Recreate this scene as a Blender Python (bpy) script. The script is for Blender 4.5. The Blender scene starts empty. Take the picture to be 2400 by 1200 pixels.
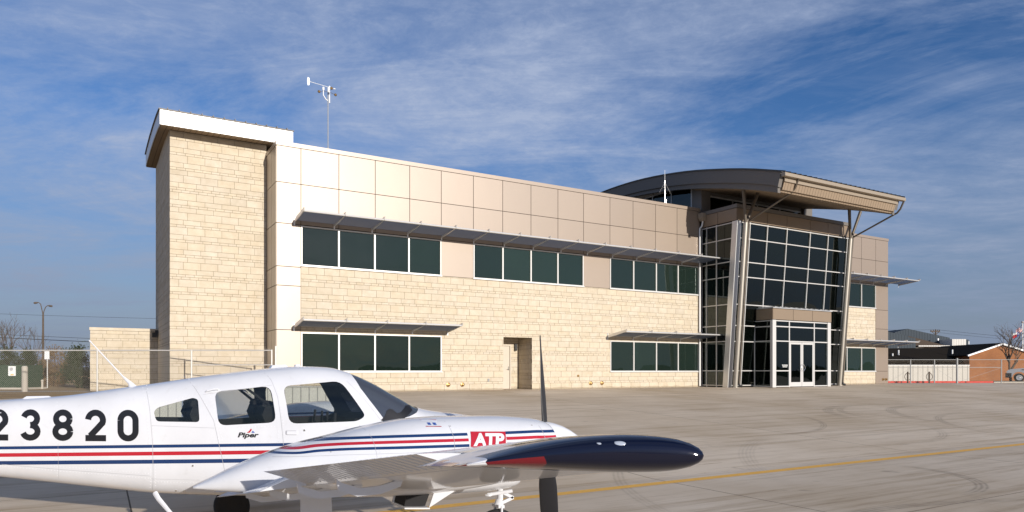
import bpy, bmesh, math, random
from mathutils import Vector, Matrix
random.seed(7)
R = math.radians
C = bpy.context.scene.collection
SC = bpy.context.scene
EYE = 0.93
PHI = math.atan2(0.50997, 0.86019)          # facade direction
ORG = (-9.683, 29.12, 0.0)                  # ground point under the facade's left corner
UD = Vector((math.cos(PHI), math.sin(PHI), 0)); WD = Vector((-math.sin(PHI), math.cos(PHI), 0))
def bw(u, w, z=0.0): return Vector(ORG) + UD*u + WD*w + Vector((0, 0, z))
def gz(w):
    return 0.0 if w > -3 else (-0.87 if w < -21 else -0.87*(-3-w)/18)
def ground_z(x, y):
    d = Vector((x, y, 0)) - Vector(ORG)
    return gz(d.dot(WD))

# ------------------------------------------------------------------ materials
def new_mat(name):
    m = bpy.data.materials.new(name); m.use_nodes = True
    nt = m.node_tree
    for n in list(nt.nodes): nt.nodes.remove(n)
    out = nt.nodes.new('ShaderNodeOutputMaterial')
    return m, nt, out
class N:
    def __init__(s, nt): s.nt = nt
    def node(s, t, **kw):
        n = s.nt.nodes.new(t)
        for k, v in kw.items():
            if k.startswith('i_'):
                key = k[2:]
                key = int(key) if key.isdigit() else key.replace('_', ' ')
                s.set(n.inputs[key], v)
            else: setattr(n, k, v)
        return n
    def set(s, sock, v):
        if isinstance(v, bpy.types.NodeSocket): s.nt.links.new(v, sock)
        elif isinstance(v, bpy.types.Node): s.nt.links.new(v.outputs[0], sock)
        else: sock.default_value = v
    def math(s, op, a, b=0.0, c=0.0):
        n = s.nt.nodes.new('ShaderNodeMath'); n.operation = op
        s.set(n.inputs[0], a); s.set(n.inputs[1], b)
        if len(n.inputs) > 2: s.set(n.inputs[2], c)
        return n.outputs[0]
    def mix(s, fac, a, b, mode='MIX'):
        n = s.nt.nodes.new('ShaderNodeMix'); n.data_type = 'RGBA'; n.blend_type = mode
        s.set(n.inputs[0], fac); s.set(n.inputs[6], a); s.set(n.inputs[7], b)
        return n.outputs[2]
    def ramp(s, fac, a, b, ca=(0,0,0,1), cb=(1,1,1,1)):
        n = s.nt.nodes.new('ShaderNodeValToRGB')
        e = n.color_ramp.elements; e[0].position = a; e[1].position = b; e[0].color = ca; e[1].color = cb
        s.set(n.inputs[0], fac); return n.outputs[0]
def c4(c): return (c[0], c[1], c[2], 1.0)
def plain(name, col, rough=0.6, metal=0.0, var=0.12, scale=6.0, bump=0.0, spec=0.5, coat=0.0, bscale=None, stretch=None):
    m, nt, out = new_mat(name); g = N(nt)
    tc = g.node('ShaderNodeTexCoord')
    vec = tc.outputs['Object']
    if stretch:
        mp = g.node('ShaderNodeMapping'); mp.inputs['Scale'].default_value = stretch
        g.set(mp.inputs[0], vec); vec = mp.outputs[0]
    no = g.node('ShaderNodeTexNoise', i_Vector=vec, i_Scale=scale, i_Detail=6.0, i_Roughness=0.6)
    f = g.math('MULTIPLY_ADD', no.outputs[0], 2*var, 1.0-var)
    cm = g.mix(1.0, c4(col), (1,1,1,1), 'MULTIPLY')
    mx = g.node('ShaderNodeVectorMath', operation='SCALE'); mx.inputs[0].default_value = col; g.set(mx.inputs['Scale'], f)
    b = g.node('ShaderNodeBsdfPrincipled', i_Base_Color=mx.outputs[0], i_Roughness=rough, i_Metallic=metal)
    b.inputs['Specular IOR Level'].default_value = spec
    b.inputs['Coat Weight'].default_value = coat; b.inputs['Coat Roughness'].default_value = 0.06
    if bump:
        n2 = g.node('ShaderNodeTexNoise', i_Vector=vec, i_Scale=bscale or scale*6, i_Detail=5.0)
        bp = g.node('ShaderNodeBump', i_Strength=bump, i_Distance=0.02, i_Height=n2.outputs[0])
        g.set(b.inputs['Normal'], bp.outputs[0])
    g.set(out.inputs[0], b.outputs[0])
    return m
def stone_mat():
    m, nt, out = new_mat('limestone'); g = N(nt)
    at = g.node('ShaderNodeAttribute', attribute_name='tint')
    tc = g.node('ShaderNodeTexCoord')
    no = g.node('ShaderNodeTexNoise', i_Vector=tc.outputs['Object'], i_Scale=3.0, i_Detail=8.0, i_Roughness=0.65)
    fine = g.node('ShaderNodeTexNoise', i_Vector=tc.outputs['Object'], i_Scale=40.0, i_Detail=4.0)
    base = g.mix(g.ramp(no.outputs[0], 0.35, 0.7), c4((0.485,0.412,0.308)), c4((0.56,0.492,0.388)))
    base = g.mix(1.0, base, at.outputs['Color'], 'MULTIPLY')
    spz = g.node('ShaderNodeSeparateXYZ', i_0=tc.outputs['Object']); n3 = g.node('ShaderNodeTexNoise', i_Vector=tc.outputs['Object'], i_Scale=1.3, i_Detail=6.0)
    dirt = g.math('LESS_THAN', spz.outputs[2], g.math('MULTIPLY', n3.outputs[0], 0.16))
    base = g.mix(g.math('MULTIPLY', dirt, 0.5), base, c4((0.22,0.17,0.11)))
    b = g.node('ShaderNodeBsdfPrincipled', i_Base_Color=base, i_Roughness=0.85)
    b.inputs['Specular IOR Level'].default_value = 0.2
    bp = g.node('ShaderNodeBump', i_Strength=0.35, i_Distance=0.01, i_Height=fine.outputs[0])
    g.set(b.inputs['Normal'], bp.outputs[0]); g.set(out.inputs[0], b.outputs[0])
    return m
def glass_mat(name, tint, base=(0.005,0.008,0.007), wav=0.02, ior=1.5, transp=0.5, scale=0.5):
    m, nt, out = new_mat(name); g = N(nt)
    tc = g.node('ShaderNodeTexCoord')
    no = g.node('ShaderNodeTexNoise', i_Vector=tc.outputs['Object'], i_Scale=scale, i_Detail=1.0)
    bp = g.node('ShaderNodeBump', i_Strength=wav, i_Distance=1.0, i_Height=no.outputs[0])
    tr = g.node('ShaderNodeBsdfTransparent', i_Color=c4(tint))
    oi = g.node('ShaderNodeObjectInfo'); vv = g.math('MULTIPLY_ADD', oi.outputs['Random'], 0.9, 0.55)
    sc_ = g.node('ShaderNodeVectorMath', operation='SCALE'); sc_.inputs[0].default_value = base; g.set(sc_.inputs['Scale'], vv)
    df = g.node('ShaderNodeBsdfDiffuse', i_Color=sc_.outputs[0])
    s1 = g.node('ShaderNodeMixShader', i_0=transp); g.set(s1.inputs[1], df.outputs[0]); g.set(s1.inputs[2], tr.outputs[0])
    gl = g.node('ShaderNodeBsdfGlossy', i_Roughness=0.01, i_Normal=bp.outputs[0]); gl.inputs[0].default_value = (0.85,0.95,0.92,1)
    fr = g.node('ShaderNodeFresnel', i_IOR=ior, i_Normal=bp.outputs[0])
    s2 = g.node('ShaderNodeMixShader', i_0=fr.outputs[0]); g.set(s2.inputs[1], s1.outputs[0]); g.set(s2.inputs[2], gl.outputs[0])
    g.set(out.inputs[0], s2.outputs[0])
    return m
def panel_mat(name, col, rough, metal, spec=0.5, coat=0.0):
    m, nt, out = new_mat(name); g = N(nt)
    at = g.node('ShaderNodeAttribute', attribute_name='tint')
    tc = g.node('ShaderNodeTexCoord')
    no = g.node('ShaderNodeTexNoise', i_Vector=tc.outputs['Object'], i_Scale=0.7, i_Detail=4.0)
    f = g.math('MULTIPLY_ADD', no.outputs[0], 0.12, 0.94)
    base = g.mix(1.0, c4(col), at.outputs['Color'], 'MULTIPLY')
    r = g.math('MULTIPLY_ADD', no.outputs[0], 0.06, rough-0.03)
    b = g.node('ShaderNodeBsdfPrincipled', i_Base_Color=base, i_Roughness=r, i_Metallic=metal)
    b.inputs['Specular IOR Level'].default_value = spec; b.inputs['Coat Weight'].default_value = coat; b.inputs['Coat Roughness'].default_value = 0.46; b.inputs['Coat IOR'].default_value = 1.75
    fine = g.node('ShaderNodeTexNoise', i_Vector=tc.outputs['Object'], i_Scale=0.9, i_Detail=2.0)
    bp = g.node('ShaderNodeBump', i_Strength=0.05, i_Distance=0.1, i_Height=fine.outputs[0])
    g.set(b.inputs['Normal'], bp.outputs[0]); g.set(out.inputs[0], b.outputs[0])
    return m
def concrete_mat():
    m, nt, out = new_mat('apron_concrete'); g = N(nt)
    tc = g.node('ShaderNodeTexCoord'); P = tc.outputs['Object']
    sp = g.node('ShaderNodeSeparateXYZ', i_0=P); U, W = sp.outputs[0], sp.outputs[1]
    def noise(scale, stretch=(1,1,1), detail=6.0, rot=0.0, rough=0.6):
        mp = g.node('ShaderNodeMapping'); mp.inputs['Scale'].default_value = stretch; mp.inputs['Rotation'].default_value = (0,0,rot)
        g.set(mp.inputs[0], P)
        return g.node('ShaderNodeTexNoise', i_Vector=mp.outputs[0], i_Scale=scale, i_Detail=detail, i_Roughness=rough).outputs[0]
    big = noise(0.16); mid = noise(1.2, (1,1,1), 8.0); st = noise(0.9, (0.12,1.3,1), 7.0, R(8)); st2 = noise(3.0,(0.15,1.6,1),6.0,R(-5)); fine = noise(45.0, detail=3.0)
    col = g.mix(g.ramp(mid, 0.3, 0.75), c4((0.47,0.365,0.245)), c4((0.66,0.535,0.38)))
    def mul(col, fac, dark):
        return g.mix(fac, col, c4(dark), 'MULTIPLY')
    col = mul(col, g.ramp(st, 0.47, 0.72), (0.60,0.54,0.46))
    col = mul(col, g.ramp(st2, 0.50, 0.74), (0.70,0.66,0.60))
    col = g.mix(g.ramp(st2, 0.30, 0.12), col, c4((0.66,0.55,0.42)))
    col = mul(col, g.ramp(big, 0.42, 0.7), (0.74,0.69,0.61))
    st3 = noise(1.6, (0.10,2.2,1), 9.0, R(12), 0.72)
    col = g.mix(g.ramp(st3, 0.50, 0.66), col, g.mix(1.0, col, c4((0.72,0.68,0.62)), 'MULTIPLY'))
    st4 = noise(4.0, (0.12,1.8,1), 9.0, R(-18), 0.75)
    col = g.mix(g.ramp(st4, 0.52, 0.70), col, g.mix(1.0, col, c4((0.78,0.74,0.69)), 'MULTIPLY'))
    # slab to slab differences
    su = g.math('FLOOR', g.math('DIVIDE', g.math('SUBTRACT', U, 1.52), 7.62)); sw = g.math('FLOOR', g.math('DIVIDE', g.math('ADD', W, 0.4), 6.1))
    cmb = g.node('ShaderNodeCombineXYZ', i_0=su, i_1=sw); wn = g.node('ShaderNodeTexWhiteNoise', i_0=cmb.outputs[0])
    col = g.mix(g.math('MULTIPLY', wn.outputs[0], 0.35), col, g.mix(1.0, col, c4((0.8,0.79,0.78)), 'MULTIPLY'))
    # joints (real saw cuts)
    def joint(x, off, sp_, wid):
        q = g.math('PINGPONG', g.math('SUBTRACT', x, off), sp_/2)
        return g.math('LESS_THAN', q, wid)
    wob = g.math('MULTIPLY_ADD', noise(2.0), 0.012, -0.006)
    j1 = joint(g.math('ADD', U, wob), 1.52, 7.62, 0.010); j2 = joint(g.math('ADD', W, wob), -0.4, 6.1, 0.007)
    j = g.math('MAXIMUM', j1, j2)
    # curved tyre scuffs
    scuff = None
    tn = noise(5.0, (1,1,1), 4.0)
    for (cu, cw, r, wd, am0, half) in ((12.2,-27.57,10.47,0.20,130,24),(8.63,-12.29,5.58,0.10,-55,40),(20.22,-18.49,6.08,0.22,124,36),(20.37,-17.76,5.16,0.16,126,36),(22.89,-20.16,6.83,0.24,119,40),
                             (21.43,-23.09,7.18,0.16,121,34),(10.46,-14.21,5.96,0.16,-64,30),(4.37,-22.15,2.32,0.12,-45,50),(9.0,-26.41,9.78,0.14,140,28),(20.0,-30.0,9.0,0.15,120,30),(2.0,-30.5,6.0,0.14,95,40)):
        du = g.math('SUBTRACT', U, cu); dw = g.math('SUBTRACT', W, cw)
        d = g.math('SQRT', g.math('ADD', g.math('MULTIPLY', du, du), g.math('MULTIPLY', dw, dw)))
        e = g.math('ABSOLUTE', g.math('SUBTRACT', d, r))
        s = g.math('MAXIMUM', g.math('SUBTRACT', 1.0, g.math('DIVIDE', e, wd)), 0.0)
        s = g.math('MULTIPLY', g.math('MINIMUM', g.math('MULTIPLY', s, 2.5), 1.0), g.math('MULTIPLY_ADD', g.math('COSINE', g.math('MULTIPLY', e, 2*math.pi/0.075)), 0.35, 0.6))
        ca = g.math('DIVIDE', g.math('ADD', g.math('MULTIPLY', du, math.cos(R(am0))), g.math('MULTIPLY', dw, math.sin(R(am0)))), d)
        k = g.math('MINIMUM', g.math('MAXIMUM', g.math('MULTIPLY', g.math('SUBTRACT', ca, math.cos(R(half))), 5.0), 0.0), 1.0)
        s = g.math('MULTIPLY', s, k)
        scuff = s if scuff is None else g.math('MAXIMUM', scuff, s)
    scuff = g.math('MULTIPLY', scuff, g.ramp(tn, 0.20, 0.60))
    col = g.mix(g.math('MULTIPLY', scuff, 0.50), col, c4((0.10,0.078,0.055)))
    spots = g.ramp(noise(1.7, detail=2.0), 0.70, 0.78)
    col = g.mix(g.math('MULTIPLY', spots, 0.35), col, c4((0.12,0.10,0.08)))
    col = g.mix(j, col, c4((0.12,0.09,0.06)))
    b = g.node('ShaderNodeBsdfPrincipled', i_Base_Color=col, i_Roughness=0.8)
    b.inputs['Specular IOR Level'].default_value = 0.25
    h = g.math('SUBTRACT', g.math('ADD', g.math('MULTIPLY', fine, 0.3), g.math('MULTIPLY', mid, 0.7)), g.math('MULTIPLY', j, 0.8))
    bp = g.node('ShaderNodeBump', i_Strength=0.35, i_Distance=0.012, i_Height=h)
    g.set(b.inputs['Normal'], bp.outputs[0]); g.set(out.inputs[0], b.outputs[0])
    return m
def brick_mat(name, c1, c2, mortar, scale=1.0):
    m, nt, out = new_mat(name); g = N(nt)
    tc = g.node('ShaderNodeTexCoord')
    mp = g.node('ShaderNodeMapping'); mp.inputs['Rotation'].default_value = (R(90),0,0); g.set(mp.inputs[0], tc.outputs['Object'])
    bt = g.node('ShaderNodeTexBrick', i_Vector=mp.outputs[0], i_Color1=c4(c1), i_Color2=c4(c2), i_Mortar=c4(mortar), i_Scale=4.0*scale)
    no = g.node('ShaderNodeTexNoise', i_Vector=tc.outputs['Object'], i_Scale=0.8, i_Detail=5.0)
    col = g.mix(g.ramp(no.outputs[0],0.35,0.7), bt.outputs[0], g.mix(1.0, bt.outputs[0], c4((0.8,0.78,0.76)), 'MULTIPLY'))
    b = g.node('ShaderNodeBsdfPrincipled', i_Base_Color=col, i_Roughness=0.9); g.set(out.inputs[0], b.outputs[0])
    return m
def rib_mat(name, col, period=0.3, axis=0, rough=0.5, metal=0.0):
    m, nt, out = new_mat(name); g = N(nt)
    tc = g.node('ShaderNodeTexCoord'); sp = g.node('ShaderNodeSeparateXYZ', i_0=tc.outputs['Object'])
    q = g.math('PINGPONG', sp.outputs[axis], period/2)
    grv = g.math('LESS_THAN', q, period*0.07)
    no = g.node('ShaderNodeTexNoise', i_Vector=tc.outputs['Object'], i_Scale=1.5, i_Detail=5.0)
    cc = g.mix(g.math('MULTIPLY', no.outputs[0], 0.3), c4(col), c4([x*0.75 for x in col]))
    cc = g.mix(grv, cc, c4([x*0.55 for x in col]))
    b = g.node('ShaderNodeBsdfPrincipled', i_Base_Color=cc, i_Roughness=max(rough,0.8), i_Metallic=metal)
    b.inputs['Specular IOR Level'].default_value = 0.1
    bp = g.node('ShaderNodeBump', i_Strength=0.6, i_Distance=0.02, i_Height=g.math('SUBTRACT', 1.0, grv))
    g.set(b.inputs['Normal'], bp.outputs[0]); g.set(out.inputs[0], b.outputs[0])
    return m
def grass_mat(name, c1, c2):
    m, nt, out = new_mat(name); g = N(nt)
    tc = g.node('ShaderNodeTexCoord')
    a = g.node('ShaderNodeTexNoise', i_Vector=tc.outputs['Object'], i_Scale=0.6, i_Detail=8.0)
    b_ = g.node('ShaderNodeTexNoise', i_Vector=tc.outputs['Object'], i_Scale=14.0, i_Detail=6.0)
    col = g.mix(g.ramp(a.outputs[0],0.35,0.65), c4(c1), c4(c2)); col = g.mix(g.ramp(b_.outputs[0],0.4,0.7), col, g.mix(1.0,col,c4((0.6,0.58,0.5)),'MULTIPLY'))
    b = g.node('ShaderNodeBsdfPrincipled', i_Base_Color=col, i_Roughness=0.95)
    bp = g.node('ShaderNodeBump', i_Strength=0.8, i_Distance=0.05, i_Height=b_.outputs[0])
    g.set(b.inputs['Normal'], bp.outputs[0]); g.set(out.inputs[0], b.outputs[0])
    return m
def uvstripe_mat(name, body, bands, rough=0.25):
    # bands: (v0, v1, colour) on the part's own UV v coordinate (metres): painted stripes
    m, nt, out = new_mat(name); g = N(nt)
    uv = g.node('ShaderNodeUVMap'); sp = g.node('ShaderNodeSeparateXYZ', i_0=uv.outputs[0])
    tc = g.node('ShaderNodeTexCoord'); no = g.node('ShaderNodeTexNoise', i_Vector=tc.outputs['Object'], i_Scale=2.5, i_Detail=7.0)
    n4 = g.node('ShaderNodeTexNoise', i_Vector=tc.outputs['Object'], i_Scale=14.0, i_Detail=8.0, i_Roughness=0.7)
    col = g.mix(g.ramp(no.outputs[0],0.35,0.75), c4(body), c4([x*0.91 for x in body]))
    col = g.mix(g.math('MULTIPLY', g.ramp(n4.outputs[0],0.56,0.74), 0.22), col, c4((0.42,0.40,0.37)))
    for v0, v1, c, u0, u1 in bands:
        k = g.math('MULTIPLY', g.math('GREATER_THAN', sp.outputs[1], v0), g.math('LESS_THAN', sp.outputs[1], v1))
        k = g.math('MULTIPLY', k, g.math('MULTIPLY', g.math('GREATER_THAN', sp.outputs[0], u0), g.math('LESS_THAN', sp.outputs[0], u1)))
        col = g.mix(k, col, c4(c))
    b = g.node('ShaderNodeBsdfPrincipled', i_Base_Color=col, i_Roughness=rough)
    b.inputs['Coat Weight'].default_value = 0.5; b.inputs['Coat Roughness'].default_value = 0.05
    n2 = g.node('ShaderNodeTexNoise', i_Vector=tc.outputs['Object'], i_Scale=3.0, i_Detail=2.0)
    bp = g.node('ShaderNodeBump', i_Strength=0.08, i_Distance=0.05, i_Height=n2.outputs[0])
    g.set(b.inputs['Normal'], bp.outputs[0]); g.set(out.inputs[0], b.outputs[0])
    return m

M = {}
M['stone'] = stone_mat()
M['mortar'] = plain('mortar', (0.21,0.165,0.11), 0.95)
M['panel'] = panel_mat('champagne_metal_panel', (0.285,0.215,0.155), 0.48, 0.3, coat=1.0)
M['panel_flat'] = panel_mat('tan_fascia_panel', (0.26,0.195,0.135), 0.5, 0.3)
M['joint'] = plain('panel_joint', (0.05,0.035,0.025), 0.9)
M['white_fascia'] = plain('white_fascia', (0.72,0.70,0.67), 0.38, 0.15, var=0.03)
M['roof_dark'] = plain('dark_roof_seam', (0.09,0.08,0.07), 0.5, 0.3)
M['soffit'] = rib_mat('tan_beaded_soffit', (0.29,0.22,0.155), 0.22, 0, 0.6)
M['fascia_grey'] = plain('bronze_grey_fascia', (0.15,0.135,0.12), 0.6, 0.1, var=0.04)
M['gutter'] = plain('bronze_gutter', (0.34,0.28,0.21), 0.45, 0.3, var=0.04)
M['tube'] = plain('bronze_tube', (0.13,0.108,0.085), 0.45, 0.4, var=0.05)
M['column'] = plain('painted_steel_column', (0.33,0.30,0.255), 0.4, 0.35, var=0.05)
M['alu'] = plain('anodised_aluminium', (0.72,0.71,0.69), 0.35, 0.55, var=0.04)
M['alu_dark'] = plain('sunshade_aluminium', (0.20,0.22,0.25), 0.4, 0.5, var=0.05)
M['frame'] = plain('window_frame_aluminium', (0.60,0.585,0.56), 0.45, 0.3, var=0.04)
M['glass'] = glass_mat('tinted_green_glass', (0.24,0.34,0.29), (0.024,0.042,0.033), wav=0.022, ior=1.62, transp=0.55)
M['glass_dark'] = glass_mat('dark_atrium_glass', (0.16,0.21,0.18), (0.003,0.005,0.004), wav=0.016, ior=1.6, transp=0.7)
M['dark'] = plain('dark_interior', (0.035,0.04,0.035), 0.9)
M['intwall'] = plain('interior_wall', (0.20,0.24,0.17), 0.9)
M['blind'] = plain('roller_blind', (0.62,0.66,0.56), 0.9)
M['lampglobe'] = plain('pendant_globe', (0.8,0.78,0.65), 0.4)
M['door'] = plain('beige_painted_door', (0.50,0.44,0.36), 0.5, var=0.03)
M['steel'] = plain('bright_steel', (0.6,0.6,0.58), 0.25, 0.9)
M['black'] = plain('black_plastic', (0.02,0.02,0.02), 0.5)
M['brass'] = plain('brass', (0.35,0.22,0.09), 0.4, 0.8)
M['galv'] = plain('galvanised_pipe', (0.62,0.60,0.56), 0.45, 0.4)
M['galv2'] = plain('weathered_pipe', (0.33,0.33,0.32), 0.6, 0.2)
M['wire'] = plain('galvanised_wire', (0.34,0.31,0.26), 0.6, 0.3)
M['white'] = plain('white_enamel', (0.78,0.78,0.76), 0.35, var=0.03)
M['concrete'] = concrete_mat()
M['plainconc'] = plain('pale_concrete', (0.42,0.38,0.32), 0.9, bump=0.2)
M['asphalt'] = plain('asphalt', (0.10,0.09,0.08), 0.9, bump=0.2)
M['yellow'] = plain('yellow_line_paint', (0.80,0.43,0.07), 0.75, var=0.22, scale=14)
M['redpaint'] = plain('red_kerb_paint', (0.55,0.04,0.02), 0.7)
M['grass'] = grass_mat('dry_winter_grass', (0.46,0.30,0.13), (0.34,0.22,0.10))
M['bark'] = plain('bark', (0.10,0.075,0.055), 0.95, var=0.3)
M['leaf'] = plain('evergreen_leaf', (0.035,0.048,0.02), 0.8, var=0.5, scale=2.5)
M['leafbrown'] = plain('brown_leaf', (0.17,0.11,0.055), 0.85, var=0.4, scale=2.5)
M['brick'] = brick_mat('orange_brick', (0.34,0.135,0.045), (0.29,0.11,0.04), (0.24,0.12,0.06))
M['shingle'] = plain('dark_shingle', (0.022,0.017,0.012), 1.0, var=0.3, scale=8, spec=0.05)
M['hangar_blue'] = rib_mat('blue_grey_steel_siding', (0.062,0.075,0.088), 0.4, 0)
M['hangar_white'] = rib_mat('white_steel_siding', (0.62,0.60,0.56), 0.35, 0)
M['corr'] = rib_mat('white_corrugated_siding', (0.58,0.54,0.47), 0.42, 0)
M['corr_near'] = rib_mat('grey_corrugated_siding', (0.60,0.585,0.53), 0.19, 0)
M['brownwall'] = plain('brown_siding', (0.06,0.042,0.03), 0.9)
M['boxgreen'] = plain('green_cabinet_enamel', (0.035,0.06,0.035), 0.6)
M['rubber'] = plain('tyre_rubber', (0.018,0.018,0.018), 0.85)
M['truck'] = plain('silver_truck_paint', (0.55,0.55,0.56), 0.3, 0.3, coat=0.6, var=0.02)
NAVY = (0.012,0.035,0.13); RED = (0.42,0.012,0.025); BODY = (0.66,0.665,0.69)
M['acwhite'] = plain('aircraft_white', BODY, 0.28, var=0.03, coat=0.5, scale=1.5)
M['acdark'] = plain('cabin_trim', (0.016,0.015,0.016), 0.85)
M['acgrey'] = plain('grey_seam', (0.36,0.36,0.38), 0.6)
M['acblack'] = plain('registration_black', (0.012,0.012,0.014), 0.35)
M['acnavy'] = plain('navy_paint', (0.0010,0.0022,0.013), 0.12, var=0.02, coat=0.3)
M['tipred'] = plain('dark_red_paint', (0.13,0.004,0.009), 0.12, var=0.03, coat=0.5)
M['acred'] = plain('red_paint', RED, 0.25, var=0.03, coat=0.5)
M['acblue'] = plain('blue_paint', (0.03,0.09,0.35), 0.3, var=0.03)
M['acglass'] = glass_mat('cabin_glazing', (0.92,0.93,0.92), (0.01,0.01,0.01), wav=0.0, ior=1.45, transp=0.95)
M['acwind'] = glass_mat('windshield_glazing', (0.30,0.33,0.38), (0.07,0.08,0.105), wav=0.0, ior=1.75, transp=0.5)
M['prop'] = plain('black_propeller_paint', (0.025,0.025,0.028), 0.4, var=0.1)
M['lens'] = plain('clear_lamp_lens', (0.75,0.78,0.8), 0.08, 0.6, var=0.05, coat=1.0)
M['chrome'] = plain('chrome', (0.8,0.8,0.8), 0.15, 1.0, var=0.02)

# ------------------------------------------------------------------ mesh builder
class MB:
    def __init__(s): s.v = []; s.f = []; s.mi = []; s.tint = []; s.cur = 0; s.t = (1,1,1)
    def add(s, vs, fs):
        b = len(s.v); s.v += [tuple(p) for p in vs]
        for f in fs: s.f.append([b+i for i in f]); s.mi.append(s.cur); s.tint.append(s.t)
        return s
    def box(s, x0, x1, y0, y1, z0, z1):
        if x0 > x1: x0, x1 = x1, x0
        if y0 > y1: y0, y1 = y1, y0
        if z0 > z1: z0, z1 = z1, z0
        vs = [(x0,y0,z0),(x1,y0,z0),(x1,y1,z0),(x0,y1,z0),(x0,y0,z1),(x1,y0,z1),(x1,y1,z1),(x0,y1,z1)]
        return s.add(vs, [(0,3,2,1),(4,5,6,7),(0,1,5,4),(1,2,6,5),(2,3,7,6),(3,0,4,7)])
    def hexa(s, vs): return s.add(vs, [(0,3,2,1),(4,5,6,7),(0,1,5,4),(1,2,6,5),(2,3,7,6),(3,0,4,7)])
    def quad(s, a, b, c, d): return s.add([a,b,c,d], [(0,1,2,3)])
    def bar(s, p, q, w, h=None, up=(0,0,1)):
        p = Vector(p); q = Vector(q); d = (q-p).normalized(); up = Vector(up)
        if abs(d.dot(up)) > 0.99: up = Vector((1,0,0))
        x = d.cross(up).normalized(); y = x.cross(d).normalized(); h = w if h is None else h
        o = [(-w/2,-h/2),(w/2,-h/2),(w/2,h/2),(-w/2,h/2)]
        return s.hexa([p+x*a+y*b for a,b in o] + [q+x*a+y*b for a,b in o])
    def tube(s, pts, r, seg=10, cap=True):
        pts = [Vector(p) for p in pts]; n = len(pts)
        rs = r if isinstance(r, (list,tuple)) else [r]*n
        base = len(s.v); up = None; rings = []
        for i, p in enumerate(pts):
            d = (pts[min(i+1,n-1)] - pts[max(i-1,0)]).normalized()
            if up is None:
                up = Vector((0,0,1)) if abs(d.z) < 0.95 else Vector((1,0,0))
            x = d.cross(up).normalized(); y = x.cross(d).normalized(); up = y
            rings.append([p + (x*math.cos(2*math.pi*k/seg) + y*math.sin(2*math.pi*k/seg))*rs[i] for k in range(seg)])
        vs = [q for r_ in rings for q in r_]; fs = []
        for i in range(n-1):
            for k in range(seg):
                a = i*seg+k; b = i*seg+(k+1)%seg
                fs.append((a,b,b+seg,a+seg))
        if cap: fs.append(tuple(range(seg))[::-1]); fs.append(tuple((n-1)*seg+k for k in range(seg)))
        return s.add(vs, fs)
    def lathe(s, c, axis, prof, seg=24):
        # prof: (distance along axis, radius)
        c = Vector(c); a = Vector(axis).normalized()
        up = Vector((0,0,1)) if abs(a.z) < 0.9 else Vector((1,0,0))
        x = a.cross(up).normalized(); y = x.cross(a).normalized(); vs = []; fs = []
        for t, r in prof:
            for k in range(seg):
                an = 2*math.pi*k/seg; vs.append(c + a*t + (x*math.cos(an)+y*math.sin(an))*max(r,1e-4))
        for i in range(len(prof)-1):
            for k in range(seg):
                p = i*seg+k; q = i*seg+(k+1)%seg; fs.append((p,q,q+seg,p+seg))
        fs.append(tuple(range(seg))[::-1]); fs.append(tuple((len(prof)-1)*seg+k for k in range(seg)))
        return s.add(vs, fs)
    def prism(s, poly, f0, f1):
        # poly 2-D list, f0/f1 map 2-D point -> 3-D for each end
        n = len(poly); vs = [f0(p) for p in poly] + [f1(p) for p in poly]
        fs = [tuple(range(n))[::-1], tuple(range(n,2*n))] + [(i,(i+1)%n,(i+1)%n+n,i+n) for i in range(n)]
        return s.add(vs, fs)
    def build(s, name, mats, parent=None, smooth=False, xf=None, angle=35, uv=None):
        if not isinstance(mats, (list,tuple)): mats = [mats]
        vs = [xf(p) for p in s.v] if xf else s.v
        me = bpy.data.meshes.new(name); me.from_pydata([tuple(v) for v in vs], [], s.f)
        for m in mats: me.materials.append(m)
        for i, p in enumerate(me.polygons): p.material_index = s.mi[i]
        if any(t != (1,1,1) for t in s.tint) or any(m and m.name in ('limestone','champagne_metal_panel','tan_fascia_panel') for m in mats):
            ca = me.color_attributes.new('tint', 'FLOAT_COLOR', 'CORNER')
            for i, p in enumerate(me.polygons):
                for li in p.loop_indices: ca.data[li].color = (*s.tint[i], 1)
        if uv:
            ul = me.uv_layers.new(name='UVMap')
            for lp in me.loops: ul.data[lp.index].uv = uv(s.v[lp.vertex_index])
        bm = bmesh.new(); bm.from_mesh(me); bmesh.ops.recalc_face_normals(bm, faces=bm.faces); bm.to_mesh(me); bm.free()
        if smooth: me.shade_smooth(); me.set_sharp_from_angle(angle=R(angle))
        o = bpy.data.objects.new(name, me); C.objects.link(o)
        if parent: o.parent = parent
        return o
def tag(o, label=None, cat=None, group=None, kind=None):
    if label: o['label'] = label
    if cat: o['category'] = cat
    if group: o['group'] = group
    if kind: o['kind'] = kind
    return o
def empty(name, loc=(0,0,0), rz=0.0, label=None, cat=None, group=None):
    o = bpy.data.objects.new(name, None); C.objects.link(o); o.location = loc; o.rotation_euler = (0,0,rz)
    return tag(o, label, cat, group)
def copy_tree(o, parent=None):
    c = o.copy(); C.objects.link(c)
    if parent: c.parent = parent
    for ch in [x for x in bpy.data.objects if x.parent == o]: copy_tree(ch, c)
    return c

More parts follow.
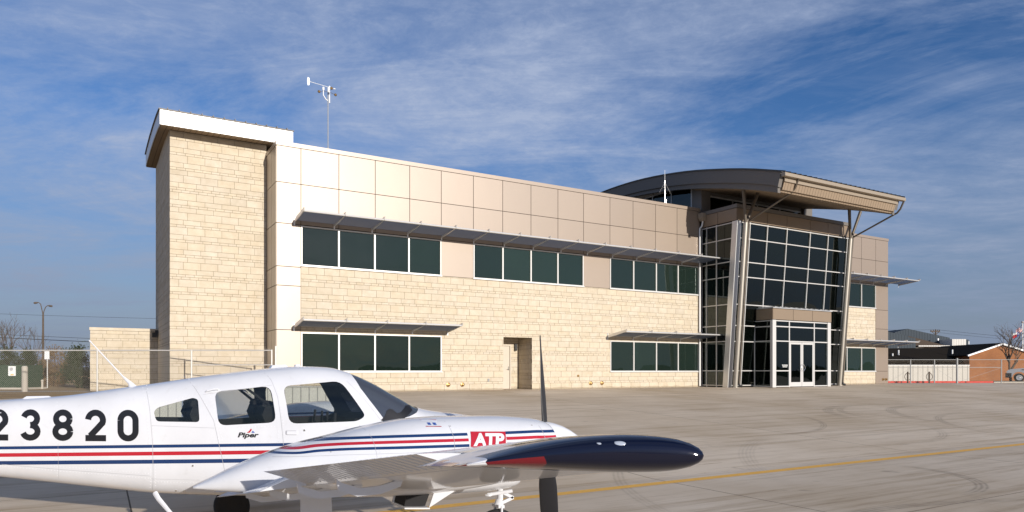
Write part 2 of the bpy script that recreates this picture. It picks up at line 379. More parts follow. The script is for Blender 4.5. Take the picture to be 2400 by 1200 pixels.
# ------------------------------------------------------------------ stone and panel surfaces
def rsub(r, h):
    x0,x1,z0,z1 = r; a0,a1,b0,b1 = h
    if a0 >= x1 or a1 <= x0 or b0 >= z1 or b1 <= z0: return [r]
    o = []
    if a0 > x0: o.append((x0,a0,z0,z1))
    if a1 < x1: o.append((a1,x1,z0,z1))
    m0, m1 = max(x0,a0), min(x1,a1)
    if b0 > z0: o.append((m0,m1,z0,b0))
    if b1 < z1: o.append((m0,m1,b1,z1))
    return o
COURSE = ['L','S','M','L','M','S','M','L','S','S','M','L','M','S','M','L','S','M']
HT = {'L':0.305,'M':0.203,'S':0.102}
def stones(mb, x0, x1, z0, z1, holes, P, seed=1, phase=0):
    """rows of ashlar in the plane given by P(x, depth, z); depth 0 = face"""
    rnd = random.Random(seed); z = z0; i = phase; g = 0.0065
    while z < z1-0.02:
        k = COURSE[i % len(COURSE)]; h = min(HT[k], z1-z); L = {'L':0.66,'M':0.66,'S':0.33}[k]
        off = {0:0.0,1:0.33,2:0.16}[i % 3] + (0.08 if k == 'S' else 0)
        x = x0 - off
        while x < x1:
            a, b = max(x, x0), min(x+L, x1)
            if b-a > 0.02:
                rs = [(a+g, b-g, z+g, z+h-g)]
                for hh in holes: rs = [q for r in rs for q in rsub(r, hh)]
                t = rnd.uniform(0.965,1.03); warm = rnd.uniform(-0.02,0.03)
                if rnd.random() < 0.05: t *= 0.955
                mb.t = (t, t*(1-warm*0.5), t*(1-warm*1.6)); d = rnd.uniform(-0.0035,0.002)
                for (a0,a1,b0,b1) in rs:
                    if a1-a0 < 0.015 or b1-b0 < 0.015: continue
                    mb.add([P(a0,d,b0),P(a1,d,b0),P(a1,d,b1),P(a0,d,b1),P(a0,0.02,b0),P(a1,0.02,b0),P(a1,0.02,b1),P(a0,0.02,b1)],
                           [(0,1,2,3),(0,4,5,1),(1,5,6,2),(2,6,7,3),(3,7,4,0)])
            x += L
        z += h; i += 1
    mb.t = (1,1,1)
def backing(mb, x0, x1, z0, z1, holes, P, d=0.012, d2=0.12):
    rs = [(x0,x1,z0,z1)]
    for hh in holes: rs = [q for r in rs for q in rsub(r, hh)]
    for a0,a1,b0,b1 in rs:
        mb.add([P(a0,d,b0),P(a1,d,b0),P(a1,d,b1),P(a0,d,b1),P(a0,d2,b0),P(a1,d2,b0),P(a1,d2,b1),P(a0,d2,b1)],
               [(0,1,2,3),(4,7,6,5),(0,4,5,1),(1,5,6,2),(2,6,7,3),(3,7,4,0)])
def panels(mb, cells, P, seed=3, g=0.014, t=0.02, f=0.0):
    rnd = random.Random(seed)
    for (a,b,c,d) in cells:
        q = rnd.uniform(0.955,1.045); mb.t = (q,q,q); tw = [rnd.uniform(-1,1)*0.0006 for _ in range(4)]
        a,b,c,d = a+g,b-g,c+g,d-g
        mb.add([P(a,f+tw[0],c),P(b,f+tw[1],c),P(b,f+tw[2],d),P(a,f+tw[3],d),P(a,f+t,c),P(b,f+t,c),P(b,f+t,d),P(a,f+t,d)],
               [(0,1,2,3),(0,4,5,1),(1,5,6,2),(2,6,7,3),(3,7,4,0)])
    mb.t = (1,1,1)

# ================================================================== TERMINAL BUILDING
B = empty('terminal_building', ORG, PHI, 'two-storey airport terminal of cream stone and champagne metal panels with a curved entrance roof', 'building')
F = lambda x, d, z: (x, d, z)                    # facade plane, depth into the building
# stone veneer of the facade, in sections
ZS = 5.33; HT_ = 10.4
lw = [(0.99,7.45,0.90,2.55),(17.37,23.93,0.90,2.55)]
door_hole = (10.77,12.42,-0.1,2.58)
mb = MB(); stones(mb, 0.99, 24.0, 0.0, ZS, lw+[door_hole], F, 5); mb.cur = 1; backing(mb, 0.99, 24.0, 0.0, ZS, lw+[door_hole], F)
mb.build('stone_wall', [M['stone'], M['mortar']], B)
rlw = [(34.6,41.15,0.90,2.55)]
mb = MB(); stones(mb, 34.3, 41.15, 0.0, ZS, rlw, F, 6); mb.cur = 1; backing(mb, 34.3, 41.15, 0.0, ZS, rlw, F)
mb.build('stone_wall', [M['stone'], M['mortar']], B)
# recessed entry
mb = MB()
stones(mb, 0.0, 1.3, 0.0, 2.58, [], lambda x,d,z: (12.42+d, x, z), 8, 2)
stones(mb, 0.0, 1.3, 0.0, 2.58, [], lambda x,d,z: (10.77-d, x, z), 9, 2)
stones(mb, 10.77, 12.42, 0.0, 2.58, [(10.92,11.98,-0.1,2.26)], lambda x,d,z: (x, 1.3+d, z), 10, 1)
mb.cur = 1
backing(mb, 0.02, 1.3, 0, 2.58, [], lambda x,d,z: (12.42+d, x, z)); backing(mb, 0.02, 1.3, 0, 2.58, [], lambda x,d,z: (10.77-d, x, z))
backing(mb, 10.77, 12.42, 0, 2.58, [(10.92,11.98,-0.1,2.26)], lambda x,d,z: (x, 1.3+d, z))
mb.box(10.65, 12.55, 0.13, 1.3, 2.582, 2.66)
mb.build('recess_wall', [M['stone'], M['mortar']], B)
dr = MB().box(10.99, 11.91, 1.36, 1.41, 0.01, 2.19).build('door', M['door'], B)
h = MB(); h.box(11.82,11.87,1.345,1.36,0.95,1.15); h.tube([(11.845,1.35,1.0),(11.845,1.29,1.0),(11.73,1.29,1.0)],0.011); h.build('handle', M['steel'], dr)
h = MB(); h.box(10.92,10.985,1.30,1.42,0,2.26); h.box(11.915,11.98,1.30,1.42,0,2.26); h.box(10.985,11.915,1.30,1.42,2.20,2.26); h.build('door_frame', M['door'], dr)
h = MB(); h.box(12.14,12.26,1.17,1.29,2.02,2.30); h.hexa([(12.15,1.18,1.95),(12.25,1.18,1.95),(12.24,1.26,1.98),(12.16,1.26,1.98),(12.14,1.17,2.02),(12.26,1.17,2.02),(12.26,1.29,2.02),(12.14,1.29,2.02)]); h.build('wall_lamp', M['black'], B)
# metal panel skin: joints follow the mullion module
J = [0.99,2.60,4.23,5.86,7.43,9.11,10.72,12.35,13.98,15.60,17.35,18.95,20.58,22.2,23.99]
zt = 10.22
cells = [(0,0.99,0,0.6),(0,0.99,0.6,2.63),(0,0.99,2.63,4.46),(0,0.99,4.46,5.25),(0,0.99,5.25,7.03),(0,0.99,7.03,8.72),(0,0.99,8.72,zt)]
for a,b in zip(J[:-1],J[1:]):
    cells.append((a,b,8.72,zt)); cells.append((a,b,7.03,8.72))
for a,b in ((7.43,9.11),(15.60,17.35)): cells.append((a,b,ZS,7.03))
JR = [34.3,34.65,36.25,37.88,39.5,41.15,42.65]
for a,b in zip(JR[:-1],JR[1:]): cells += [(a,b,8.72,zt),(a,b,7.03,8.72)]
cells += [(41.15,42.65,0,0.9),(41.15,42.65,0.9,2.63),(41.15,42.65,2.63,3.9),(41.15,42.65,3.9,5.25),(41.15,42.65,5.25,7.03)]
for sel in (lambda c: c[0] < 30, lambda c: c[0] > 30):
    mb = MB(); panels(mb, [c for c in cells if sel(c)], F, 4, f=-0.015); mb.build('metal_panels', M['panel'], B)
mb = MB()
# panels on the short return beside the tower and on the right end wall
rc = []
for a,b in ((0.02,0.9),(0.9,1.9)):
    for c,d in ((0,2.63),(2.63,4.46),(4.46,5.25),(5.25,7.03),(7.03,8.72),(8.72,zt)): rc.append((a,b,c,d))
panels(mb, rc, lambda x,d,z: (0.0+d, x, z), 11, f=-0.01)
mb.build('return_panels', M['panel'], B); mb = MB()
rc = [(a,a+2.0,c,d) for a in (0.02,2.02,4.02,6.02,8.02,10.02) for c,d in ((0,2.63),(2.63,5.25),(5.25,8.72),(8.72,zt))]
panels(mb, rc, lambda x,d,z: (42.65-d, x, z), 12, f=-0.01)
mb.build('end_panels', M['panel'], B)
mb = MB()
backing(mb, 0.02, 0.99, 0, zt, [], F, 0.006, 0.12); 
up = [(0.99,7.43,5.37,7.0),(9.11,15.60,5.37,7.0),(17.35,23.93,5.37,7.0)]
backing(mb, 0.99, 23.99, ZS, zt, up, F, 0.006, 0.12)
backing(mb, 0.13, 1.9, 0, zt, [], lambda x,d,z: (0.0+d, x, z), 0.012, 0.12); mb.build('panel_backing', M['joint'], B); mb = MB()
backing(mb, 34.3, 41.15, ZS, zt, [(34.6,41.15,5.37,7.0)], F, 0.006, 0.12); backing(mb, 41.15, 42.63, 0, zt, [], F, 0.006, 0.12)
backing(mb, 0.13, 12.0, 0, zt, [], lambda x,d,z: (42.65-d, x, z), 0.012, 0.12)
mb.build('panel_backing', M['joint'], B)
mb = MB()
mb.box(-0.03, 24.02, -0.04, 0.30, zt+0.004, HT_); mb.box(-0.028, 0.30, 0.30, 12.0, zt+0.003, HT_-0.003); mb.box(34.3, 42.68, -0.04, 0.30, zt+0.004, HT_); mb.box(42.38,42.682,0.30,12.0,zt+0.003,HT_-0.003)
mb.build('parapet_coping', M['panel'], B)
# dark rooms behind the glazing: real boxes a little way in
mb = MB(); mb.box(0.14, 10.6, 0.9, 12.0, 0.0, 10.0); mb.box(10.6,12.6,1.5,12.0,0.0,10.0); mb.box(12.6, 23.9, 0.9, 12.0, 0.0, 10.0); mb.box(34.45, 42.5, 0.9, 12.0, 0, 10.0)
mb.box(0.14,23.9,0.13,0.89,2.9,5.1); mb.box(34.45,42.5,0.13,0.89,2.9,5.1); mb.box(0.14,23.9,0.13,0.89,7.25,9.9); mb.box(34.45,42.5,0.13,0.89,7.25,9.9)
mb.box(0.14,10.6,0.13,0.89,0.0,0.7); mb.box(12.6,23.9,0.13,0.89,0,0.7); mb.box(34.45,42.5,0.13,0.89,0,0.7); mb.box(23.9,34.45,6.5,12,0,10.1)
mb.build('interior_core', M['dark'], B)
MB().box(0.1, 42.55, 0.31, 12.0, 10.02, 10.10).build('flat_roof', M['roof_dark'], B)

def window(x0, x1, z0, z1, n=4, blind=()):
    fr = MB(); t = 0.055; y0, y1 = -0.03, 0.10
    fr.box(x0,x1,y0,y1,z0,z0+t); fr.box(x0,x1,y0,y1,z1-t,z1); fr.box(x0,x0+t,y0,y1,z0+t,z1-t); fr.box(x1-t,x1,y0,y1,z0+t,z1-t)
    xs = [x0+(x1-x0)*i/n for i in range(n+1)]
    for x in xs[1:-1]: fr.box(x-0.035,x+0.035,y0+0.004,y1,z0+t,z1-t)
    fr.box(x0-0.03,x1+0.03,-0.07,-0.032,z0-0.03,z0+0.02)
    w = fr.build('window', M['frame'], B)
    for i in range(n):
        MB().box(xs[i]+0.036 if i else xs[i]+t, xs[i+1]-0.036 if i<n-1 else xs[i+1]-t, 0.035,0.05,z0+t,z1-t).build('pane', M['glass'], w)
        if i in blind:
            MB().box(xs[i]+0.06, xs[i+1]-0.06, 0.09,0.095,z0+(z1-z0)*(0.30+0.28*((i*7+int(x0))%3)/2),z1-t).build('blind', M['blind'], w)
    return w
window(0.99,7.43,5.33,7.0,4,(3,)); window(9.11,15.60,5.33,7.0,4,(1,)); window(17.35,23.93,5.33,7.0,4,(3,))
window(0.99,7.45,0.88,2.55,4,(0,1,2,3)); window(17.37,23.93,0.88,2.55,4,(3,))
window(34.6,41.15,5.33,7.0,4); window(34.6,41.15,0.88,2.55,4,(2,3))

def sunshade(x0, x1, zw, zo, s=1.5):
    r = MB(); n = 10
    for i in range(n):                                  # aerofoil louvre blades run along the wall
        t = 0.08 + 0.86*i/(n-1); y = -s*t; z = zw+(zo-zw)*t
        r.hexa([(x0+0.02,y-0.03,z-0.030),(x1-0.02,y-0.03,z-0.030),(x1-0.02,y+0.032,z+0.022),(x0+0.02,y+0.032,z+0.022),
                (x0+0.02,y-0.034,z-0.018),(x1-0.02,y-0.034,z-0.018),(x1-0.02,y+0.028,z+0.034),(x0+0.02,y+0.028,z+0.034)])
    sh = r.build('sunshade', M['alu_dark'], B)
    MB().tube([(x0,-s,zo+0.01),(x1,-s,zo+0.01)],0.042,10).build('front_tube', M['alu'], sh, smooth=True)
    k = int(round((x1-x0)/1.63)); xs = [x0 + (x1-x0)*i/k for i in range(k+1)]
    for x in xs:
        poly = [(0.03,zw-0.10),(0.03,zw+0.03),(s*0.5,zw+(zo-zw)*0.5+0.07),(s*0.85,zo+0.07),(s+0.07,zo+0.13),(s+0.12,zo+0.11),(s+0.06,zo-0.01),(s*0.85,zo-0.05),(s*0.5,zw+(zo-zw)*0.5-0.07)]
        b = MB(); b.prism(poly, lambda p: (x-0.02,-p[0],p[1]), lambda p: (x+0.02,-p[0],p[1]))
        b.box(x-0.03,x+0.03,-0.028,-0.016,zw-0.22,zw+0.13)
        b.build('bracket', M['alu'], sh)
    return sh
sunshade(0.72,24.25,7.20,7.30); sunshade(0.70,7.75,2.80,2.95); sunshade(17.2,24.2,2.80,2.95)
sunshade(34.75,43.9,7.20,7.30); sunshade(34.75,43.85,2.80,2.95)

# ---- stair tower
mb = MB()
TP = lambda x,d,z: (x, 1.9+d, z)
def tz(w): return 10.66 + 0.055*(w-1.1)*1.0
stones(mb, -3.8, -0.01, 0.0, 10.72, [], TP, 21, 3)
stones(mb, 1.9, 9.3, 0.0, 11.0, [], lambda x,d,z: (-3.8+d, x, z), 22, 3)
mb.cur = 1; backing(mb, -3.79, -0.01, 0, 10.72, [], TP); backing(mb, 1.92, 9.3, 0, 11.0, [], lambda x,d,z: (-3.8+d, x, z))
backing(mb, -3.6, 0.8, 0, 11.0, [], lambda x,d,z: (x, 9.3-d, z)); backing(mb, 2.2, 9.2, 10.0, 11.0, [], lambda x,d,z: (0.9-d, x, z))
mb.build('stair_tower', [M['stone'],M['mortar']], B)
# tower roof: front fascia, curved sloping body
prof = [(1.1,11.24),(2.5,11.42),(4.5,11.58),(6.5,11.68),(8.7,11.72),(9.7,11.70)]
mb = MB()
up_ = prof; lo_ = [(a, z-0.58) for a,z in prof]
poly = up_ + lo_[::-1]
mb.prism(poly, lambda p: (-4.22,p[0],p[1]), lambda p: (0.93,p[0],p[1]))
tr = mb.build('tower_roof', M['white_fascia'], B)
mb = MB(); poly = [(a-(0.04 if i==0 else 0), z+0.002) for i,(a,z) in enumerate(prof)] + [(a-(0.04 if i==0 else 0), z+0.045) for i,(a,z) in list(enumerate(prof))][::-1]
mb.prism(poly, lambda p: (-4.27,p[0],p[1]), lambda p: (0.97,p[0],p[1]))
for i in range(12):
    x = -3.95+i*0.42; mb.bar((x,1.02,11.30),(x,4.5,11.65),0.03,0.06)
mb.build('seamed_roof_sheet', M['roof_dark'], tr)
mb = MB(); poly = [(a+0.05,z-0.60) for a,z in prof]+[(a+0.05,z-0.583) for a,z in prof][::-1]
mb.prism(poly, lambda p: (-4.19,p[0],p[1]), lambda p: (0.90,p[0],p[1])); mb.build('soffit', M['soffit'], tr)
lamp = MB(); lamp.box(-4.08,-3.83,7.5,7.75,2.52,2.74); lamp.box(-3.95,-3.82,7.55,7.7,2.74,2.86); lamp.build('wall_lamp', M['black'], B)
# hose bibs, outlet box
for x in (7.78,8.52,16.06,16.8): 
    b = MB(); b.lathe((x,-0.002,0.28),(0,-1,0),[(0,0.10),(0.05,0.10),(0.06,0.06),(0.14,0.055),(0.15,0.03)],16); b.build('pipe_outlet', M['brass'], B, smooth=True)
for x in (42.0,42.35):
    b = MB(); b.lathe((x,-0.012,0.32),(0,-1,0),[(0,0.09),(0.05,0.09),(0.06,0.05),(0.12,0.05)],16); b.build('pipe_outlet', M['brass'], B, smooth=True)
MB().box(9.87,9.97,-0.05,-0.002,0.41,0.55).build('outlet_box', M['steel'], B)
MB().box(15.2,15.32,-0.03,-0.002,0.62,0.72).build('outlet_box', M['brass'], B)
# rain leader at the inner corner
mb = MB(); mb.tube([(23.9,-0.10,0.05),(23.9,-0.10,9.2),(23.98,-0.2,9.35),(23.98,-0.26,9.62)],0.055,12); mb.build('downspout', M['alu'], B, smooth=True)
mb = MB(); mb.hexa([(23.86,-0.36,9.62),(24.09,-0.36,9.62),(24.09,-0.13,9.62),(23.86,-0.13,9.62),(23.80,-0.42,9.80),(24.095,-0.42,9.80),(24.095,-0.07,9.80),(23.80,-0.07,9.80)]); mb.box(23.79,24.095,-0.43,-0.06,9.80,10.06)
mb.build('scupper_box', M['gutter'], B)

# ---- glass entrance hall (front wall leans outward)
U0, U1 = 24.1, 34.25
wb, wt, ztop = -1.95, -2.65, 9.23
def lean(z): return wb + (wt-wb)*z/ztop
rows = [0.10,0.93,2.58,3.47,4.65,6.19,7.02,8.31,9.17]
cols = [24.1+0.28, 25.15,26.60,28.28,30.37,32.06,33.95]
mb = MB()
L = lambda x, z, o=0.0: (x, lean(z)+o, z)
fw = 0.05
def lean_bar(mb, x0, x1, z0, z1, o0=-0.07, o1=0.05): mb.hexa([L(x0,z0,o0),L(x1,z0,o0),L(x1,z0,o1),L(x0,z0,o1),L(x0,z1,o0),L(x1,z1,o0),L(x1,z1,o1),L(x0,z1,o1)])
for x in cols[1:]: lean_bar(mb, x-fw/2, x+fw/2, 0.0, ztop, -0.075, 0.052)
for z in rows: lean_bar(mb, U0+0.3, U1-0.02, z-fw/2, z+fw/2, -0.07, 0.048)
cw = mb.build('curtain_wall', M['frame'], B)
edges = [U0+0.3]+cols[1:]+[U1-0.03]
for i in range(len(edges)-1):
    for j in range(len(rows)-1):
        a,b = edges[i]+0.026, edges[i+1]-0.026; c,d = rows[j]+0.026, rows[j+1]-0.026
        if b-a < 0.05: continue
        p = MB(); p.hexa([L(a,c,-0.01),L(b,c,-0.01),L(b,c,0.005),L(a,c,0.005),L(a,d,-0.01),L(b,d,-0.01),L(b,d,0.005),L(a,d,0.005)]); p.build('pane', M['glass_dark'], cw)
# left side glazing
mb = MB()
for y in (-0.06,-1.2): mb.box(U0-0.02,U0+0.06,y-0.03,y+0.03,0,ztop)
mb.box(U0-0.015,U0+0.05,-0.47,-0.44,0,ztop)
for z in rows: mb.hexa([(U0-0.016,lean(z)+0.25,z-fw/2),(U0+0.055,lean(z)+0.25,z-fw/2),(U0+0.055,-0.031,z-fw/2),(U0-0.016,-0.031,z-fw/2),(U0-0.016,lean(z)+0.25,z+fw/2),(U0+0.055,lean(z)+0.25,z+fw/2),(U0+0.055,-0.031,z+fw/2),(U0-0.016,-0.031,z+fw/2)])
cw2 = mb.build('side_glazing', M['frame'], B)
for j in range(len(rows)-1):
    c,d = rows[j]+0.026, rows[j+1]-0.026
    MB().box(U0+0.015,U0+0.025,-1.17,-0.09,c,d).build('pane', M['glass_dark'], cw2)
    p = MB(); x0,x1 = U0+0.015,U0+0.025
    p.hexa([(x0,lean(c)+0.28,c),(x1,lean(c)+0.28,c),(x1,-1.23,c),(x0,-1.23,c),(x0,lean(d)+0.28,d),(x1,lean(d)+0.28,d),(x1,-1.23,d),(x0,-1.23,d)]); p.build('pane', M['glass_dark'], cw2)
# right side wall of the hall (hidden side)
mb = MB(); mb.hexa([(U1-0.02,wb+0.05,0),(U1+0.03,wb+0.05,0),(U1+0.03,0.1,0),(U1-0.02,0.1,0),(U1-0.02,wt+0.05,ztop),(U1+0.03,wt+0.05,ztop),(U1+0.03,0.1,ztop),(U1-0.02,0.1,ztop)]); mb.build('side_wall', M['panel_flat'], B)
# leaning corner fins
for (x0,x1) in ((U0-0.03,U0+0.30),):
    mb = MB(); mb.hexa([(x0,wb-0.09,0),(x1,wb-0.09,0),(x1,wb+0.27,0),(x0,wb+0.27,0),(x0,wt-0.09,ztop),(x1,wt-0.09,ztop),(x1,wt+0.27,ztop),(x0,wt+0.27,ztop)])
    mb.build('corner_fin', M['alu'], B)
# roof band of the hall
mb = MB(); cs = [U0]+[25.15,26.60,28.28,30.37,32.06,33.3]+[U1]
panels(mb, [(a,b,9.26,9.95) for a,b in zip(cs[:-1],cs[1:])], lambda x,d,z: (x, wt-0.03+d, z), 31, f=0.0)
panels(mb, [(wt-0.03,-1.3,9.26,9.95),(-1.3,-0.03,9.26,9.95)], lambda x,d,z: (U0+d, x, z), 32, f=-0.01)
panels(mb, [(wt-0.03,0.5,9.26,9.95)], lambda x,d,z: (U1-d, x, z), 33, f=-0.01)
mb.cur = 1; mb.box(U0+0.01,U1-0.01,wt-0.008,6.4,9.24,9.94)
mb.build('roof_band', [M['panel_flat'],M['joint']], B)
mb = MB(); mb.box(U0-0.05,U1+0.05,wt-0.08,wt+0.3,9.955,10.16); mb.box(U0-0.045,U0+0.25,wt+0.3,-0.05,9.956,10.158); mb.box(U1-0.25,U1+0.045,wt+0.3,-0.05,9.956,10.158)
mb.build('roof_band_coping', M['fascia_grey'], B)
# interior of the hall
mb = MB(); mb.box(U0+0.3,U1-0.3,-1.6,6.4,-0.1,0.02); mb.box(U0+0.3,U1-0.3,2.5,6.4,4.6,4.9); mb.box(U0+0.3,U1-0.3,6.35,6.45,0.03,9.2)
mb.build('hall_floor', M['dark'], B)
mb = MB(); mb.box(U0+0.12,U0+0.3,0.3,6.3,0.03,9.1); mb.box(24.6,25.4,2.3,2.45,0.03,9.1); mb.box(28.0,28.35,1.2,1.5,0.03,9.1); mb.box(32.3,32.6,1.2,1.5,0.03,9.1); mb.box(27.0,31.5,2.46,2.5,5.0,5.9)
mb.build('hall_wall', M['intwall'], B)
for (x,y,z) in ((24.9,-0.8,7.6),(25.3,0.4,7.2),(26.0,-0.8,6.7),(29.2,0.4,6.7),(31.0,0.2,6.75)):
    p = MB(); p.lathe((x,y,z),(0,0,1),[(0,0.10),(0.03,0.14),(0.26,0.14),(0.29,0.08)],12); p.tube([(x,y,z+0.29),(x,y,9.2)],0.01,5); p.build('pendant_lamp', M['lampglobe'], B, smooth=True)
# ---- clerestory above the hall
mb = MB()
mb.box(24.14,24.87,0.0,0.75,10.10,12.05); mb.box(33.4,34.2,0.0,0.75,10.10,12.05)
mb.box(24.87,33.4,0.20,0.32,11.35,11.95)
mb.build('clerestory_pier', M['fascia_grey'], B)
mb = MB(); mb.box(24.88,33.39,0.22,0.30,10.14,10.22); mb.box(24.88,33.39,0.22,0.30,11.25,11.345)
for x in (24.92,27.0,29.2,31.3,33.36): mb.box(x-0.03,x+0.03,0.21,0.31,10.2,11.26)
cl = mb.build('clerestory_window', M['frame'], B)
for a,b in ((24.95,26.97),(27.03,29.17),(29.23,31.27),(31.33,33.33)): MB().box(a,b,0.255,0.265,10.22,11.25).build('pane', M['glass_dark'], cl)
mb = MB()
for y in (0.8,2.5,4.2,5.9,7.6): mb.box(24.12,24.2,y-0.03,y+0.03,10.1,12.4)
mb.box(24.121,24.2,0.83,7.6,12.0,12.06)
cl2 = mb.build('clerestory_window', M['frame'], B)
for a in (0.8,2.5,4.2,5.9): MB().box(24.15,24.16,a+0.03,a+1.67,10.1,12.0).build('pane', M['glass_dark'], cl2)
MB().box(24.3,34.1,0.9,7.4,10.11,11.6).build('clerestory_core', M['dark'], B)

# ---- arched roof: profile in (w, z), extruded along the facade
def arc_top(w):
    pts = [(-6.35,10.93),(-4.34,11.53),(-2.28,12.03),(0.67,12.60),(4.43,13.02),(8.0,13.10),(11.0,12.9)]
    if w <= pts[0][0]: return pts[0][1]
    for (a,za),(b,zb) in zip(pts[:-1],pts[1:]):
        if w <= b: break
    # catmull-ish smooth interpolation
    i = pts.index((a,za)); p0 = pts[max(i-1,0)]; p3 = pts[min(i+2,len(pts)-1)]
    m1 = (zb-p0[1])/(b-p0[0]); m2 = (p3[1]-za)/(p3[0]-a); t = (w-a)/(b-a); h_ = b-a
    return (2*t**3-3*t*t+1)*za + (t**3-2*t*t+t)*h_*m1 + (-2*t**3+3*t*t)*zb + (t**3-t*t)*h_*m2
RU0, RU1 = 23.30, 33.62
ws = [-6.3+ i*(17.3/40) for i in range(41)]
mb = MB()
poly = [(w, arc_top(w)) for w in ws] + [(w, arc_top(w)-0.04) for w in ws][::-1]
mb.prism(poly, lambda p: (RU0-0.05,p[0],p[1]), lambda p: (RU1+0.05,p[0],p[1]))
for i in range(26):
    x = RU0+0.1+i*0.415
    for a,b in zip(ws[:-1:2],ws[2::2]): mb.bar((x,a-(0.12 if a<-6.2 else 0),arc_top(a)+0.03-(0.03 if a<-6.2 else 0)),(x,b,arc_top(b)+0.03),0.025,0.07)
ro = mb.build('curved_roof', M['roof_dark'], B)
# gable-end fascia: a tall upper band and a lower recessed band
def under(w): return arc_top(w)-1.08+ max(0,(w+6))*0.012
for (ua, ub) in ((RU0, RU0+0.25),(RU1-0.25,RU1)):
    left = ua == RU0
    w1 = [-6.22 + i*(17.2/40) for i in range(41)]
    o = -1 if left else 1
    poly = [(w, arc_top(w)-0.045) for w in w1] + [(w+ (0.18 if k==0 else 0), arc_top(w)-0.74) for k,w in enumerate(w1)][::-1]
    m_ = MB().prism(poly, lambda p: (ua,p[0],p[1]), lambda p: (ub,p[0],p[1])); m_.build('gable_fascia', M['fascia_grey'], ro)
    uc, ud = (ua+0.10, ub+0.05) if left else (ua-0.05, ub-0.10)
    w2 = [-5.95 + i*(16.9/40) for i in range(41)]
    poly = [(w, arc_top(w)-0.742) for w in w2] + [(w, under(w)) for w in w2][::-1]
    m_ = MB().prism(poly, lambda p: (uc,p[0],p[1]), lambda p: (ud,p[0],p[1])); m_.build('gable_fascia', M['fascia_grey'], ro)
# soffit: front sloping face then the curved underside
w3 = [-5.9 + i*(6.3/20) for i in range(21)]
mb = MB()
pts = [(-6.25,10.72),(-6.02,10.20)] ; und = [(w, under(w)+0.015) for w in w3]
poly = [(-6.25,10.74),(-6.05,10.13)] + [(w,max(under(w)+0.015,10.12)) for w in w3] + [(w,under(w)+0.055) for w in w3][::-1] + [(-5.98,10.2),(-6.18,10.74)]
mb.prism(poly, lambda p: (RU0+0.32,p[0],p[1]), lambda p: (RU1-0.32,p[0],p[1])); mb.build('soffit', M['soffit'], ro)
mb = MB(); mb.box(RU0-0.02,RU1+0.12,-6.50,-6.27,10.70,10.87); mb.box(RU0+0.26,RU1-0.26,-6.26,-6.19,10.5,10.80); mb.build('gutter', M['gutter'], ro)
# columns, struts and their downspouts
zc = 9.05
for cu in (24.28,33.58):
    ct = (cu,-3.14,zc)
    mb = MB(); mb.tube([(cu,-2.4,0.02),ct],0.13,20); mb.lathe((cu,-2.4,0.0),(0,0,1),[(0,0.2),(0.03,0.2)],20)
    col = mb.build('column', M['column'], B, smooth=True)
    for (du,w2_,z2_) in ((-0.42,-3.35,under(-3.35)+0.02),(0.92,-3.2,under(-3.2)+0.02)):
        mb = MB(); mb.tube([(cu,-3.14,zc-0.1),(cu+du,w2_,z2_)],[0.075,0.095],14); mb.build('strut', M['tube'], col, smooth=True)
    mb = MB(); mb.tube([(cu+0.30,-2.42,0.12),(cu+0.30,-3.0,zc-1.2),(cu+0.20,-3.2,zc+0.1),(cu+0.22,-5.95,10.12),(cu+0.2,-6.15,10.3),(cu+0.2,-6.36,10.72)],0.052,12); mb.build('downspout', M['tube'], col, smooth=True)
    mb = MB(); mb.tube([(cu+0.30,-2.42,0.2),(cu+0.30,-2.44,0.1),(cu+0.42,-2.52,0.06)],0.07,10); mb.build('downspout_boot', M['black'], col, smooth=True)

# ---- vestibule with the double doors
V0,V1,VW = 26.06,31.22,-3.5
mb = MB(); panels(mb, [(V0,27.78,3.79,4.42),(27.78,29.48,3.79,4.42),(29.48,V1,3.79,4.42)], lambda x,d,z: (x, VW+d, z), 41)
panels(mb, [(VW,-2.35,3.79,4.42)], lambda x,d,z: (V0+d, x, z), 42, f=-0.008); panels(mb, [(VW,-2.35,3.79,4.42)], lambda x,d,z: (V1-d, x, z), 43, f=-0.008)
mb.cur = 1; mb.box(V0+0.012,V1-0.012,VW+0.012,-2.3,3.80,4.40)
mb.build('vestibule_fascia', [M['panel_flat'],M['joint']], B)
mb = MB(); mb.box(V0-0.04,V1+0.04,VW-0.05,-2.4,4.43,4.47)
for i in range(12): mb.bar((V0+0.1+i*0.44,VW-0.07,4.50),(V0+0.1+i*0.44,-2.42,4.53),0.025,0.05)
mb.build('vestibule_roof', M['alu'], B)
mb = MB(); y0,y1 = VW+0.06, VW+0.16
mb.box(V0+0.01,V0+0.30,y0-0.03,y1+0.04,0,3.78); mb.box(V1-0.30,V1-0.01,y0-0.03,y1+0.04,0,3.78)
for x in (27.52,29.72): mb.box(x-0.035,x+0.035,y0-0.005,y1,0,3.775)
for a,b in ((V0+0.30,27.485),(29.755,V1-0.30)):
    for z in (0.05,0.93,2.6,3.42,3.74): mb.box(a,b,y0,y1-0.005,z-0.03,z+0.03)
for z in (2.6,3.42,3.74): mb.box(27.555,29.685,y0,y1-0.005,z-0.035,z+0.03)
